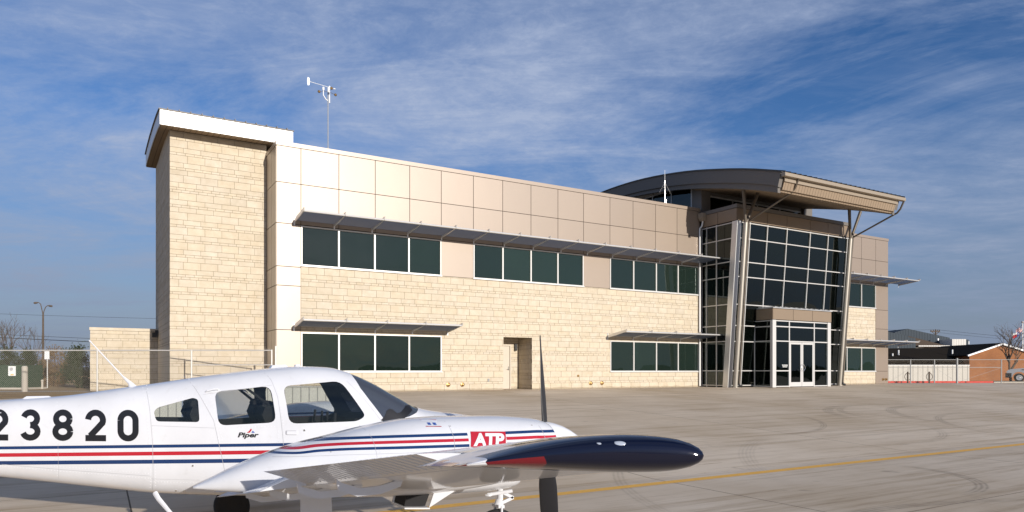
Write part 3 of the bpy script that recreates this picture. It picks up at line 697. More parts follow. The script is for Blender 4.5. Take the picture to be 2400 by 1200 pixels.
# left side of vestibule
for y in (-3.34,-2.2): mb.box(V0+0.02,V0+0.08,y-0.03,y+0.03,0,3.78)
for z in (0.05,0.93,2.6,3.42,3.74): mb.box(V0+0.021,V0+0.075,-3.31,-2.1,z-0.025,z+0.025)
vf = mb.build('vestibule_frame', M['frame'], B)
zz = [0.08,0.90,0.96,2.57,2.63,3.39,3.45,3.71]
for a,b in ((V0+0.31,27.48),(29.76,V1-0.31)):
    for c,d in ((0.08,0.90),(0.96,2.57),(2.63,3.39),(3.45,3.71)): MB().box(a,b,y0+0.05,y0+0.06,c,d).build('pane', M['glass_dark'], vf)
for c,d in ((2.63,3.385),(3.45,3.70)): MB().box(27.56,29.68,y0+0.05,y0+0.06,c,d).build('pane', M['glass_dark'], vf)
for c,d in ((0.08,0.90),(0.96,2.57),(2.63,3.39),(3.45,3.71)): MB().box(V0+0.04,V0+0.05,-3.3,-2.24,c,d).build('pane', M['glass_dark'], vf)
nt_ = MB()
rnd = random.Random(2)
for r_ in range(3):
    x = 26.95+0.03*r_
    while x < 27.4-0.03*r_: 
        w_ = rnd.uniform(0.025,0.05); nt_.box(x,x+w_,y0+0.04,y0+0.046,1.24-0.055*r_,1.272-0.055*r_); x += w_+0.014
for (a,b,hs) in ((27.56,28.61,1),(28.63,29.68,-1)):
    d = MB(); t = 0.11; c0,c1 = y0+0.01,y0+0.06
    d.box(a,a+t,c0,c1,0.03,2.55); d.box(b-t,b,c0,c1,0.03,2.55); d.box(a+t,b-t,c0,c1,0.03,0.28); d.box(a+t,b-t,c0,c1,2.44,2.55)
    dd = d.build('door', M['frame'], B)
    MB().box(a+t,b-t,c0+0.02,c0+0.03,0.28,2.44).build('pane', M['glass_dark'], dd)
    hx = b-0.06 if hs == 1 else a+0.06
    MB().tube([(hx,c0,0.92),(hx,c0-0.08,0.92),(hx-0.10*hs,c0-0.09,1.05),(hx-0.10*hs,c0-0.09,1.15),(hx,c0-0.08,1.28),(hx,c0,1.28)],0.014,8).build('handle', M['chrome'], dd, smooth=True)
nt_.build('door_notice', M['white'], B)

# ================================================================== things on the roof
def local_pt(u,w,z): return bw(u,w,z)
t = empty('wind_sensor_mast', bw(3.0,3.0,10.10), PHI, 'thin white weather mast with wind vane on the terminal roof beside the tower', 'weather mast')
mb = MB(); mb.tube([(0,0,0.005),(0,0,1.3)],0.035,10); mb.tube([(0,0,1.3),(0,0,3.9)],0.022,10); mb.build('mast', M['galv2'], t, smooth=True)
mb = MB(); mb.tube([(-0.22,0.0,4.02),(-0.22,0,3.72),(-0.1,0,3.55),(0.0,0,3.5)],0.022,8); mb.tube([(0.07,0,3.4),(0.07,0,4.05)],0.025,8); mb.lathe((0.03,0,3.86),(0,0,1),[(0,0.05),(0.22,0.06),(0.27,0.03)],12); mb.lathe((-0.22,0,3.95),(0,0,1),[(0,0.05),(0.14,0.05)],10); mb.build('sensor_arm', M['white'], t, smooth=True)
mb = MB(); mb.tube([(-0.85,0,4.22),(0.3,0,4.12)],0.010,6); mb.lathe((0.27,0,4.12),(1,0,0),[(0,0.02),(0.05,0.03),(0.1,0.0)],8); mb.tube([(0.07,0,4.04),(0.07,0,4.2)],0.035,8)
mb.prism([(-0.02,-0.19),(0.06,-0.17),(0.08,0.0),(0.06,0.17),(-0.02,0.19),(-0.04,0)], lambda p:(-0.93+p[0],-0.006,4.22+p[1]), lambda p:(-0.93+p[0],0.006,4.22+p[1])); mb.build('wind_vane', M['white'], t)
mb = MB()
for a in (150,270,30):
    p = Vector((0.03+0.45*math.cos(R(a)),0.45*math.sin(R(a)),3.93)); mb.tube([(0.03,0,3.93),p],0.008,5); mb.lathe(p,(0,-1,0.2),[(0,0.07),(0.04,0.06),(0.07,0.02)],10)
mb.build('cup_sensor', M['brass'], t, smooth=True)
mb = MB(); mb.lathe((0.14,-0.02,0.95),(0,0,1),[(0,0.08),(0.10,0.11),(0.2,0.06)],12); mb.tube([(0.14,-0.02,0.98),(0.2,0,0.55),(0.3,0,0.25)],0.03,6); mb.tube([(0.3,0,0.25),(0.75,0,0.42)],0.05,8); mb.lathe((0.8,0,0.44),(0,-1,0),[(0,0.10),(0.08,0.10)],12); mb.build('sensor_box', M['galv'], t, smooth=True)
t = empty('roof_antenna', bw(22.4,1.2,10.10), PHI, 'slim white whip antenna on the roof edge in front of the curved roof', 'antenna')
mb = MB(); mb.tube([(0,0,0.005),(0,0,2.0)],0.022,8); mb.tube([(0,0,2.0),(0,0,2.6)],0.010,6); mb.tube([(0.1,0,0.005),(0.1,0,0.9)],0.022,8); mb.build('pole', M['alu'], t, smooth=True)
mb = MB(); mb.tube([(-0.42,0,1.25),(0,0,1.9),(0.42,0,1.3)],0.005,5); mb.tube([(0,-0.42,1.25),(0,0,1.9),(0,0.42,1.3)],0.005,5); mb.build('radial_rods', M['galv'], t)

# ================================================================== GROUND
a_ = empty('tmp'); bpy.data.objects.remove(a_)
mb = MB()
xs = [-900,-40,0,40,900]; ys = [-900,-21,-3,900]
vs = [(x,y,gz(y)) for y in ys for x in xs]; n = len(xs)
mb.add(vs, [(j*n+i,j*n+i+1,(j+1)*n+i+1,(j+1)*n+i) for j in range(len(ys)-1) for i in range(n-1)])
g_ = mb.build('apron_ground', M['concrete']); g_.location = ORG; g_.rotation_euler = (0,0,PHI); tag(g_, 'weathered grey-brown concrete apron with joints and tyre scuffs', 'ground', kind='structure')
mb = MB(); k_ = 0.87/23
rnd = random.Random(5)
pts = [(-40+i*2.0) for i in range(70)]
for a,b in zip(pts[:-1],pts[1:]):
    wa,wb_ = 0.0,0.0
    mb.add([(a,-21.545,gz(-21.545)+0.004),(b,-21.545,gz(-21.545)+0.004),(b,-21.345,gz(-21.36)+0.004),(a,-21.345,gz(-21.36)+0.004)],[(0,1,2,3)])
o = mb.build('yellow_taxi_line', M['yellow']); o.location = ORG; o.rotation_euler = (0,0,PHI); tag(o, 'faded yellow guide line painted across the concrete apron', 'line', kind='structure')
def sheet(name, pts, z, mat, label, cat='ground'):
    mb = MB(); mb.add([(x,y,z) for x,y in pts], [tuple(range(len(pts)))]); return tag(mb.build(name, mat), label, cat, kind='structure')
sheet('grass_verge', [(-120,21.5),(-17.5,21.5),(-16.2,25.0),(-14.6,28.2),(-13.2,33.0),(-12.2,36.5),(-6.0,44),(-6,200),(-120,200)], 0.006, M['grass'], 'strip of dry brown winter grass behind the left fence')
sheet('concrete_path', [(-60,31.0),(-22,31.0),(-17.5,31.6),(-13.4,33.6),(-13.4,34.2),(-18,32.6),(-22,32.1),(-60,32.1)], 0.012, M['plainconc'], 'pale concrete path crossing the dry grass by the meter cabinet')
sheet('parking_road', [(26.5,54.6),(120,54.6),(120,64.0),(26.5,64.0)], 0.006, M['asphalt'], 'dark strip of road beyond the right-hand fence')
sheet('far_grass', [(27,64.0),(300,64.0),(300,400),(27,400)], 0.005, M['grass'], 'dry grass ground beyond the far road')
mb = MB(); mb.box(28.6,36.9,54.30,54.5,0.0,0.14); tag(mb.build('red_kerb', M['redpaint']), 'bright red painted kerb behind the right-hand fence', 'kerb', kind='structure')
mb = MB(); mb.box(36.95,70,54.30,54.5,0.0,0.10); tag(mb.build('dark_kerb', M['plainconc']), 'bare kerb continuing right from the red one', 'kerb', kind='structure')

# ================================================================== stone screen wall by the tower
t = empty('stone_screen_wall', bw(-6.6,8.0,0), PHI, 'low cream stone screen wall joining the left side of the stair tower', 'wall')
mb = MB(); stones(mb, 0.0, 2.8, 0.0, 2.80, [], lambda x,d,z: (x,d,z), 51, 4); stones(mb, 0.0, 4.0, 0.0, 2.80, [], lambda x,d,z: (0.0+d,x,z), 52, 4); mb.cur = 1; backing(mb, 0.012,2.79,0,2.80,[],lambda x,d,z:(x,d,z)); backing(mb, 0.13,4.0,0,2.80,[],lambda x,d,z:(0.0+d,x,z)); mb.build('stone_face', [M['stone'],M['mortar']], t)
MB().box(-0.03,2.79,-0.04,0.3,2.805,2.94).build('coping', M['stone'], t)

# ================================================================== chain-link fences
def chain_mesh(x0, x1, z0, z1, pitch, r):
    mb = MB(); H = z1-z0; x = x0-H
    def seg(xa, za, xb, zb):
        # clip to [x0,x1]
        if xa < x0: t = (x0-xa)/(xb-xa); za = za+(zb-za)*t; xa = x0
        if xb > x1: t = (x1-xa)/(xb-xa); zb = za+(zb-za)*t; xb = x1
        if xb-xa > 0.01:
            p = Vector((xa,0,za)); q = Vector((xb,0,zb)); d = (q-p).normalized(); nrm = Vector((-d.z,0,d.x))
            vs = [p+nrm*r, p+Vector((0,-r,0))-nrm*r*0.5, p+Vector((0,r,0))-nrm*r*0.5]; vs += [v+(q-p) for v in vs]
            mb.add(vs, [(0,1,4,3),(1,2,5,4),(2,0,3,5)])
    while x < x1:
        seg(x, z0, x+H, z1); seg(x, z1, x+H, z0); x += pitch
    return mb
F0 = (-17.2, 27.8)
t = empty('chain_link_fence', (F0[0]-12,F0[1],0), 0, 'tall galvanised chain-link fence in front of the stair tower at left', 'fence')
L_ = 24.75-4.6+0.0
fx = lambda px: (px-1200)/1660*27.8 - (F0[0]-12)      # where each post stands along the fence
xe = fx(637)
for x in (xe, fx(449), fx(228), fx(228)-4.2, fx(228)-8.4): MB().tube([(x,0,0),(x,0,1.76)],0.030,10).build('post', M['galv'], t, smooth=True)
MB().tube([(0,0,1.73),(xe,0,1.73)],0.021,8).build('top_rail', M['galv'], t, smooth=True)
MB().tube([(fx(452),0,1.16),(xe,0,1.16)],0.018,8).build('mid_rail', M['galv'], t, smooth=True)
chain_mesh(0.0, xe, 0.03, 1.80, 0.082, 0.0022).build('wire_mesh', M['wire'], t)
x = xe + 0.16; MB().tube([(x,0,0),(x,0,1.90)],0.04,10).build('end_post', M['galv'], t, smooth=True)

t = empty('chain_link_fence', (27.2,52.3,0), 0, 'galvanised chain-link fence with gates running right from the terminal corner', 'fence')
gx = lambda px: (px-1200)/1660*52.3 - 27.2
for px,r_ in ((2134,0.04),(2190,0.04),(2243,0.07),(2347,0.04)):
    MB().tube([(gx(px),0,0),(gx(px),0,1.78 if r_<0.05 else 1.86)],r_,10).build('post', M['galv2'], t, smooth=True)
MB().tube([(gx(2450)+3,0,0),(gx(2450)+3,0,1.78)],0.04,10).build('post', M['galv2'], t, smooth=True)
MB().tube([(gx(2075),0,1.75),(gx(2450)+3,0,1.75)],0.018,8).build('top_rail', M['galv2'], t, smooth=True)
MB().tube([(gx(2075),0,1.18),(gx(2347),0,1.18)],0.018,8).build('mid_rail', M['galv2'], t, smooth=True)
for a,b in ((2085,2134),(2243,2192),(2245,2347)):
    MB().tube([(gx(a),0.0,0.1 if a != 2243 else 0.1),(gx(b),0.0,1.15)],0.008,5).build('brace_rod', M['galv2'], t)
chain_mesh(gx(2075), gx(2450)+3, 0.03, 1.75, 0.12, 0.0022).build('wire_mesh', M['wire'], t)

# ================================================================== left background
def at(px, depth, z=0.0): return Vector(((px-1200)/1660*depth, depth, z))
t = empty('street_lamp', at(101,52), 0, 'tall dark double-armed street lamp against the sky at far left', 'street lamp')
mb = MB(); mb.tube([(0,0,0),(0,0,5.05)],[0.08,0.06],10); mb.build('pole', M['bark'], t, smooth=True)
for s,hx,hz in ((-1,0.34,5.95),(1,0.34,5.72)):
    a = MB(); a.tube([(0,0,4.95),(s*0.06,0,5.3),(s*0.18,0,hz-0.12),(s*hx,0,hz),(s*(hx+0.10),0,hz)],0.03,8)
    arm = a.build('arm', M['bark'], t, smooth=True)
    MB().lathe((s*(hx+0.06),0,hz-0.02),(s*1.0,0,-0.1),[(0,0.04),(0.08,0.07),(0.24,0.075),(0.3,0.02)],10).build('lamp_head', M['bark'], arm, smooth=True)
# utility cabinet, bollards, sign post
t = empty('utility_cabinet', at(14,35), 0, 'dark green utility cabinet with a white meter plate behind the fence', 'utility box')
MB().box(-1.2,0.95,0,1.3,0.10,1.22).build('cabinet', M['boxgreen'], t); MB().box(-1.35,1.1,-0.1,1.4,0.008,0.10).build('plinth', M['plainconc'], t)
mb = MB(); mb.box(0.13,0.49,-0.03,-0.003,0.68,1.16); pl = mb.build('meter_plate', M['white'], t)
mb = MB(); mb.lathe((0.31,-0.03,1.02),(0,-1,0),[(0,0.09),(0.04,0.085)],14); mb.build('dial', M['alu'], pl); MB().box(0.25,0.40,-0.036,-0.031,0.71,0.76).build('sticker', M['yellow'], pl)
t = empty('concrete_bollard', at(58,31), 0, 'pale round concrete bollard right of the green utility cabinet', 'bollard'); MB().lathe((0,0,0.012),(0,0,1),[(0,0.12),(1.08,0.12),(1.13,0.08)],16).build('shaft', M['plainconc'], t, smooth=True)
t = empty('wooden_post', at(289,34), 0, 'short dark capped post standing against the stone screen wall', 'post')
mb = MB(); mb.box(-0.1,0.1,-0.1,0.1,0,0.86); mb.build('shaft', M['bark'], t); MB().box(-0.15,0.15,-0.15,0.15,0.862,0.94).build('cap', M['plainconc'], t)
t = empty('sign_post', at(111,38), 0, 'small white sign on a thin post seen from behind through the fence', 'sign')
MB().tube([(0,0,0),(0,0,2.0)],0.025,8).build('pole', M['galv'], t); MB().box(-0.13,0.13,-0.035,-0.027,1.55,1.98).build('sign_plate', M['white'], t)
t = empty('fire_hydrant', at(99,36), 0, 'small pale hydrant pipe in the grass between the bollard and the sign', 'hydrant')
MB().lathe((0,0,0),(0,0,1),[(0,0.07),(0.05,0.08),(0.06,0.05),(0.38,0.05),(0.42,0.08),(0.48,0.05)],10).build('standpipe', M['plainconc'], t, smooth=True)

def bare_tree(loc, H, seed, label, spread=0.5, thick=0.09, group=None, lean_=0.0, depthn=5):
    rnd = random.Random(seed); t = empty('bare_tree', loc, 0, label, 'tree', group)
    tr_ = MB(); cr = MB()
    def grow(mb, p, d, length, r, lev):
        n = 3; pts = [p]; q = p.copy(); dd = d.copy()
        for i in range(n):
            dd = (dd + Vector((rnd.uniform(-1,1),rnd.uniform(-1,1),rnd.uniform(-0.1,0.7)))*0.13).normalized(); q = q + dd*(length/n); pts.append(q.copy())
        mb.tube(pts, [r*(1-0.4*i/n) for i in range(n+1)], 5 if lev < 2 else 3, cap=False)
        if lev >= depthn: return
        k = rnd.choice((2,3,3)) if lev else 6
        for i in range(k):
            f = rnd.uniform(0.35,1.0) if i else 1.0
            b = pts[0].lerp(pts[-1], f) if f < 1 else pts[-1]
            az = rnd.uniform(0,2*math.pi); sp_ = rnd.uniform(0.35,0.85)*spread*1.6
            nd = (dd + Vector((math.cos(az),math.sin(az),0.15))*sp_).normalized()
            grow(cr, b, nd, length*rnd.uniform(0.55,0.78), r*0.58, lev+1)
    grow(tr_, Vector((0,0,0)), Vector((lean_,0,1)).normalized(), H*0.36, thick, 0)
    tr_.build('trunk', M['bark'], t, smooth=True); cr.build('crown', M['bark'], t)
    return t
def shrub(loc, H, Wd, seed, label, cat='tree', conical=True, mat='leaf', n=5200, name='evergreen_tree', group=None):
    rnd = random.Random(seed); t = empty(name, loc, 0, label, cat, group)
    MB().tube([(0,0,0),(0.03,0,H*0.5),(0,0,H*0.85)],[0.07,0.05,0.015],6).build('trunk', M['bark'], t)
    cl = [] ; mb = MB()
    for i in range(46):
        z = H*(0.08+0.88*rnd.random()**1.15); rr = Wd*0.5*((1-z/H)**0.75 if conical else math.sin(math.pi*min(0.98,z/H*0.85+0.14)))*rnd.uniform(0.35,1.12); a = rnd.uniform(0,6.283)
        cl.append((rr*math.cos(a), rr*math.sin(a), z, rnd.uniform(0.10,0.26)*Wd*0.75))
    for i in range(n):
        cx_,cy_,cz,cr_ = rnd.choice(cl)
        v = Vector((rnd.gauss(0,1),rnd.gauss(0,1),rnd.gauss(0,0.9)))*cr_*0.52; p = Vector((cx_,cy_,cz))+v
        if p.z < 0.03: continue
        s = rnd.uniform(0.03,0.07); d = Vector((rnd.gauss(0,1),rnd.gauss(0,1),rnd.gauss(0.6,1))).normalized(); e = d.cross(Vector((rnd.gauss(0,1),rnd.gauss(0,1),rnd.gauss(0,1)))).normalized()
        mb.add([p-e*s*0.5, p+d*s*1.3, p+e*s*0.5, p-d*s*0.9], [(0,1,2,3)])
    for q in range(5):  # leading shoots
        a = rnd.uniform(0,6.283); mb.tube([(0,0,H*0.7),(0.15*Wd*math.cos(a),0.15*Wd*math.sin(a),H*rnd.uniform(0.92,1.04))],[0.01,0.004],3,cap=False)
    mb.build('crown', M[mat], t); return t
bare_tree(at(24,42), 4.9, 3, 'larger leafless tree behind the utility cabinet at the left edge', 0.42, 0.06)
bare_tree(at(73,44), 4.1, 9, 'smaller leafless tree just left of the street lamp', 0.42, 0.05)
bare_tree(at(136,45), 2.3, 12, 'thin low leafless sapling right of the street lamp', 0.4, 0.03, depthn=4)
shrub(at(14,40), 2.1, 2.6, 31, 'dark evergreen bush directly behind the utility cabinet', 'bush', True, name='evergreen_bush')
shrub(at(66,41), 2.1, 1.9, 32, 'dark evergreen bush left of the street lamp pole', 'bush', True, n=5600, name='evergreen_bush')
shrub(at(128,42), 2.2, 2.3, 33, 'brownish evergreen bush right of the small white sign', 'bush', False, 'leafbrown', name='evergreen_bush')
shrub(at(182,38), 2.15, 2.1, 34, 'densest dark evergreen bush beside the stone screen wall', 'bush', True, n=6500, name='evergreen_bush')
def cable(p, q, sag, r, label):
    pts = [Vector(p).lerp(Vector(q), i/16) + Vector((0,0,-sag*4*(i/16)*(1-i/16))) for i in range(17)]
    mb = MB(); mb.tube([a-pts[0] for a in pts], r, 5); o = mb.build('power_cable', M['black']); o.location = pts[0]; tag(o, label, 'cable')
cable(at(-300,80,5.1+0.3), at(1300,80,2.2), 0.2, 0.035, 'dark power cable crossing the sky lowest at left behind the bare trees')
cable(at(-300,82,5.55+0.3), at(1300,82,2.7), 0.2, 0.02, 'thinner power cable just above the dark one at left')
cable(at(-300,110,10.6), at(900,110,8.5), 0.4, 0.02, 'faint high power cable above the stone screen wall')

# ================================================================== right background
# long low white corrugated wall
t = empty('corrugated_wall', at(2070,60), 0, 'low white corrugated metal wall behind the right-hand fence', 'wall')
x1 = at(2272,60).x - t.location.x; MB().box(0,x1,0,0.25,0.0,1.38).build('siding', M['corr'], t); MB().box(-0.03,x1+0.03,-0.03,0.28,1.382,1.43).build('cap_flashing', M['white'], t)
# brick gabled building with dark roof
D_ = 66.0
t = empty('brick_building', at(2060,D_), 0, 'orange brick gabled building with a long dark roof at right', 'building')
gxx = lambda px,d=D_: at(px,d).x - t.location.x
gzz = lambda py,d=D_: EYE + (869-py)/1660*d
a_,b_ = gxx(2272), gxx(2428); ap = gxx(2347)
zl = gzz(834); za = gzz(809)
mb = MB(); mb.prism([(a_,-0.05),(b_,-0.05),(b_,zl),(ap,za),(a_,zl)], lambda p:(p[0],0,p[1]), lambda p:(p[0],9,p[1])); mb.build('brick_gable', M['brick'], t)
mb = MB()
for p,q in (((a_-0.25,zl-0.09),(ap,za+0.01)),((ap,za+0.01),(b_+0.25,zl-0.09))): mb.bar((p[0],-0.14,p[1]+0.1),(q[0],-0.14,q[1]+0.1),0.16,0.14,up=(0,0,1))
mb.build('gable_trim', M['white'], t)
mb = MB()
mb.prism([(a_-0.3,zl-0.02),(ap,za+0.13),(b_+0.3,zl-0.02),(b_+0.3,zl+0.06),(ap,za+0.22),(a_-0.3,zl+0.06)], lambda p:(p[0],-0.06,p[1]), lambda p:(p[0],9.2,p[1]))
# long roof running left
ze = gzz(845); zr = EYE+(869-818)/1660*(D_+7)
mb.add([(-0.5,0.8,ze),(a_-0.1,0.8,ze),(a_+2.6,7.0,zr+0.15),(-0.5,7.0,zr),(-0.5,0.8,ze-0.15),(a_-0.1,0.8,ze-0.15),(a_+2.6,7.2,0.5),(-0.5,7.2,0.5)],[(0,1,2,3),(0,4,5,1),(1,5,6,2),(2,6,7,3),(3,7,4,0)])
mb.build('roof', M['shingle'], t)
MB().box(-0.5,a_-0.02,1.6,6.8,0.0,ze-0.16).build('side_wall', M['brownwall'], t)
for px,py in ((2092,832),(2106,824),(2232,823)):
    x = gxx(px,D_+3); z_ = EYE+(869-py)/1660*(D_+3)
    MB().tube([(x,3.0,z_-0.35),(x,3.0,z_+0.15)],0.07,8).build('roof_vent', M['white'], t)
# blue-grey hangar behind
D2 = 100.0
t = empty('blue_grey_hangar', at(2060,D2), 0, 'blue-grey steel hangar with gabled roof and white end wall behind the brick building', 'building')
hx = lambda px,d=D2: at(px,d).x - t.location.x
hz = lambda py,d=D2: EYE+(869-py)/1660*d
mb = MB(); mb.prism([(hx(2060),0),(hx(2146),0),(hx(2146),hz(793)),(hx(2129),hz(790)),(hx(2129),hz(787)),(hx(2060),hz(773))], lambda p:(p[0],0,p[1]), lambda p:(p[0],6,p[1])); mb.build('front_wall', M['hangar_blue'], t)
mb = MB(); 
def hp(px,py,d): return ((px-1200)/1660*d - t.location.x, d-D2, EYE+(869-py)/1660*d)
d1,d2 = 104.0,103.0
poly = [(2097,779),(2127.6,770.5),(2226,791.5),(2226,796),(2242,796.5),(2244,826),(2097,826)]
mb.prism(poly, lambda p: hp(p[0],p[1],104.0), lambda p: (hp(p[0],p[1],104.0)[0], 24.0, hp(p[0],p[1],104.0)[2])); mb.build('main_hall', M['hangar_blue'], t)
mb = MB(); mb.add([hp(2129,787.5,101),hp(2245,817,101),hp(2245,822,101),hp(2146,812,101),hp(2129,808,101),hp(2129,787.5,103.5),hp(2245,817,103.5),hp(2245,822,103.5),hp(2146,812,103.5),hp(2129,808,103.5)],[(0,1,2,3,4),(9,8,7,6,5),(0,5,6,1),(1,6,7,2),(2,7,8,3),(3,8,9,4),(4,9,5,0)]); mb.build('canopy_soffit', M['brownwall'], t)
mb = MB(); mb.box(hx(2149,101),hx(2222,101),0.6,0.9,hz(812),hz(809)); mb.box(hx(2147,101),hx(2213,101),1.2,1.6,0.0,hz(813)); mb.build('white_band', M['hangar_white'], t)
mb = MB(); mb.box(hx(2242),hx(2275),1.0,5.0,0.0,hz(794)); mb.build('white_block', M['hangar_white'], t)
mb = MB(); mb.box(hx(2275)+0.01,hx(2283),1.2,5.0,0.0,hz(795)); mb.build('grey_block', M['hangar_blue'], t)
mb = MB(); mb.box(hx(2283)+0.01,hx(2284.5),1.2,1.8,0.0,hz(818)); mb.box(hx(2283)+0.01,hx(2284.5),1.2,1.8,hz(806),hz(799)); mb.box(hx(2226),hx(2228.5),2.8,3.2,hz(796),hz(791)); mb.build('white_trim', M['white'], t)
# utility pole
t = empty('utility_pole', at(2193,130), 0, 'wooden utility pole with crossarm rising behind the blue-grey hangar', 'utility pole')
mb = MB(); mb.tube([(0,0,0),(0,0,EYE+(869-772)/1660*130)],[0.18,0.12],8); mb.build('pole', M['bark'], t); mb = MB(); zz_ = EYE+(869-776.5)/1660*130; mb.box(-0.95,0.75,-0.08,0.08,zz_-0.1,zz_+0.1); mb.bar((-0.75,0,zz_-0.05),(0,0,zz_-0.65),0.08); mb.bar((0.75,0,zz_),(0,0,zz_-0.65),0.08)
for x in (-0.85,-0.4,0.35,0.7): mb.box(x-0.05,x+0.05,-0.05,0.05,zz_+0.1,zz_+0.3)
mb.build('crossarm', M['bark'], t)
cable(at(2196,130,zz_+0.3), at(2600,120,5.3), 0.15, 0.022, 'pale power cable running right from the utility pole')
cable(at(2196,130,zz_-0.2), at(2600,120,4.9), 0.15, 0.018, 'lower power cable running right from the utility pole')
cable(at(1990,130,zz_+0.5), at(2190,130,zz_+0.3), 0.15, 0.018, 'power cable reaching the utility pole from the left')
# trees, flagpole
bare_tree(at(2369,61), 5.7, 21, 'leafless tree in front of the brick gable', 0.62, 0.11, depthn=5)
bare_tree(at(2392,74), 5.2, 27, 'leafless tree behind the brick building near the flagpole', 0.6, 0.08, depthn=4)
t = empty('flagpole', at(2396.5,76), 0, 'white flagpole at the right edge behind the brick building', 'flagpole')
zt_ = EYE+(869-757)/1660*76
mb = MB(); mb.tube([(0,0,0),(0,0,zt_)],[0.09,0.06],10); mb.build('pole', M['white'], t, smooth=True); MB().lathe((0,0,zt_),(0,0,1),[(0,0.06),(0.05,0.12),(0.12,0.14),(0.2,0.09),(0.24,0.01)],12).build('finial', M['galv'], t, smooth=True)
M['flagred'] = plain('flag_red', (0.45,0.02,0.03), 0.8); M['flagwhite'] = plain('flag_white', (0.7,0.7,0.68), 0.8); M['flagblue'] = plain('flag_blue', (0.02,0.035,0.15), 0.8)
def flag(name, label, loc, size, colorfn, seed, droop):
    w_,h_ = size; nx,ny = 26,13; mb = MB()
    def P(i,j):
        u = i/nx; v = j/ny; x = -u*w_*math.cos(droop); z = -v*h_ - u*w_*math.sin(droop); y = 0.12*math.sin(u*7+v*2+seed)*u; x += 0.05*math.sin(v*5+seed)*u
        return (x,y,z)
    for i in range(nx):
        for j in range(ny):
            mb.cur = colorfn((i+0.5)/nx,(j+0.5)/ny); a,b,c,d = P(i,j),P(i+1,j),P(i+1,j+1),P(i,j+1)
            off = lambda p: (p[0],p[1]+0.008,p[2])
            mb.add([a,b,c,d],[(0,1,2,3)])
    o = mb.build(name, [M['flagred'],M['flagwhite'],M['flagblue']]); o.location = loc
    m = o.modifiers.new('thick','SOLIDIFY'); m.thickness = 0.01
    tag(o, label, 'flag')
def us(u,v):
    if u < 0.4 and v < 7/13:
        return 1 if (int(u/0.4*9)+int(v/(7/13)*7)) % 2 == 0 and (int(u/0.4*9)%2==1) else 2
    return 0 if int(v*13) % 2 == 0 else 1
def tx(u,v):
    if u < 0.33: return 1 if abs(u-0.165)*1.5+abs(v-0.5) < 0.16 else 2
    return 1 if v < 0.5 else 0
fl = at(2396.5,76)
flag('american_flag', 'red and white striped flag with blue canton, upper flag on the pole', (fl.x-0.08,fl.y,EYE+(869-763)/1660*76), (0.75,0.62), us, 1.0, R(38))
flag('texas_flag', 'lower flag on the pole with white over red and a blue band', (fl.x-0.35,fl.y,EYE+(869-776)/1660*76), (0.8,0.5), tx, 2.0, R(24))
# hoop racks
def hoop(px, label):
    t = empty('bike_rack', at(px,53.6), 0, label, 'bike rack', 'hoop racks behind the right-hand fence')
    MB().tube([(0,0,0),(0,0,0.86)],0.06,10).build('post', M['bark'], t, smooth=True)
    for s in (-1,1):
        pts = [(s*(0.03+0.20*math.sin(math.pi*k/12)**0.6),0,0.20+0.56*k/12) for k in range(13)]
        MB().tube(pts,0.022,8).build('hoop', M['bark'], t, smooth=True)
hoop(2127.5, 'black hoop rack nearest the terminal, behind the first fence post'); hoop(2178, 'black hoop rack farther from the terminal, left of the second fence post')
# pickup truck, nose to the left
t = empty('pickup_truck', at(2359,58.5), R(-35), 'silver pickup truck nosing in at the right edge', 'truck')
prof = [(0.02,0.42),(0.02,0.78),(0.10,1.00),(0.35,1.07),(1.45,1.18),(1.62,1.24),(2.30,1.72),(2.5,1.76),(3.9,1.76),(4.1,1.2),(5.6,1.2),(5.6,0.42)]
def arch(cx_, poly_bottom_z): return [(cx_+0.46*math.cos(math.pi*k/10), 0.42+0.42*math.sin(math.pi*k/10)) for k in range(11)]
bot = [(4.95,0.42)] + [(x_,z_) for x_,z_ in arch(4.5,0)][0:] + [(1.35,0.42)] + arch(0.85,0) 
poly = prof + bot
mb = MB(); mb.prism(poly, lambda p:(p[0],0,p[1]), lambda p:(p[0],1.85,p[1])); body = mb.build('body', M['truck'], t)
md = body.modifiers.new('b','BEVEL'); md.width = 0.05; md.segments = 3; md.limit_method = 'ANGLE'; md.angle_limit = R(30)
mb = MB(); mb.box(-0.08,0.34,-0.03,1.88,0.36,0.74); mb.build('bumper', M['black'], t)
mb = MB(); mb.prism([(1.78,1.26),(2.34,1.66),(2.95,1.68),(2.95,1.26)], lambda p:(p[0],-0.006,p[1]), lambda p:(p[0],-0.002,p[1])); mb.build('window', M['acdark'], t)
MB().box(0.0,0.22,-0.012,0.2,0.80,0.93).build('headlight', M['lens'], t)
MB().box(1.02,1.35,-0.012,-0.004,0.98,1.04).build('side_badge', M['black'], t)
for x in (0.85,4.5):
    for y,s in ((0.0,-1),(1.65,1)):
        w = MB().lathe((x,y+0.12 if s<0 else y+0.1,0.36),(0,-1,0),[(-0.1,0.30),(-0.1,0.36),(0.1,0.36),(0.12,0.30),(0.12,0.22)],24).build('wheel', M['rubber'], t, smooth=True)
        MB().lathe((x,y-0.005,0.36),(0,-1,0),[(0,0.22),(0.02,0.20),(0.01,0.07),(0.03,0.05)],14).build('rim', M['alu'], w)

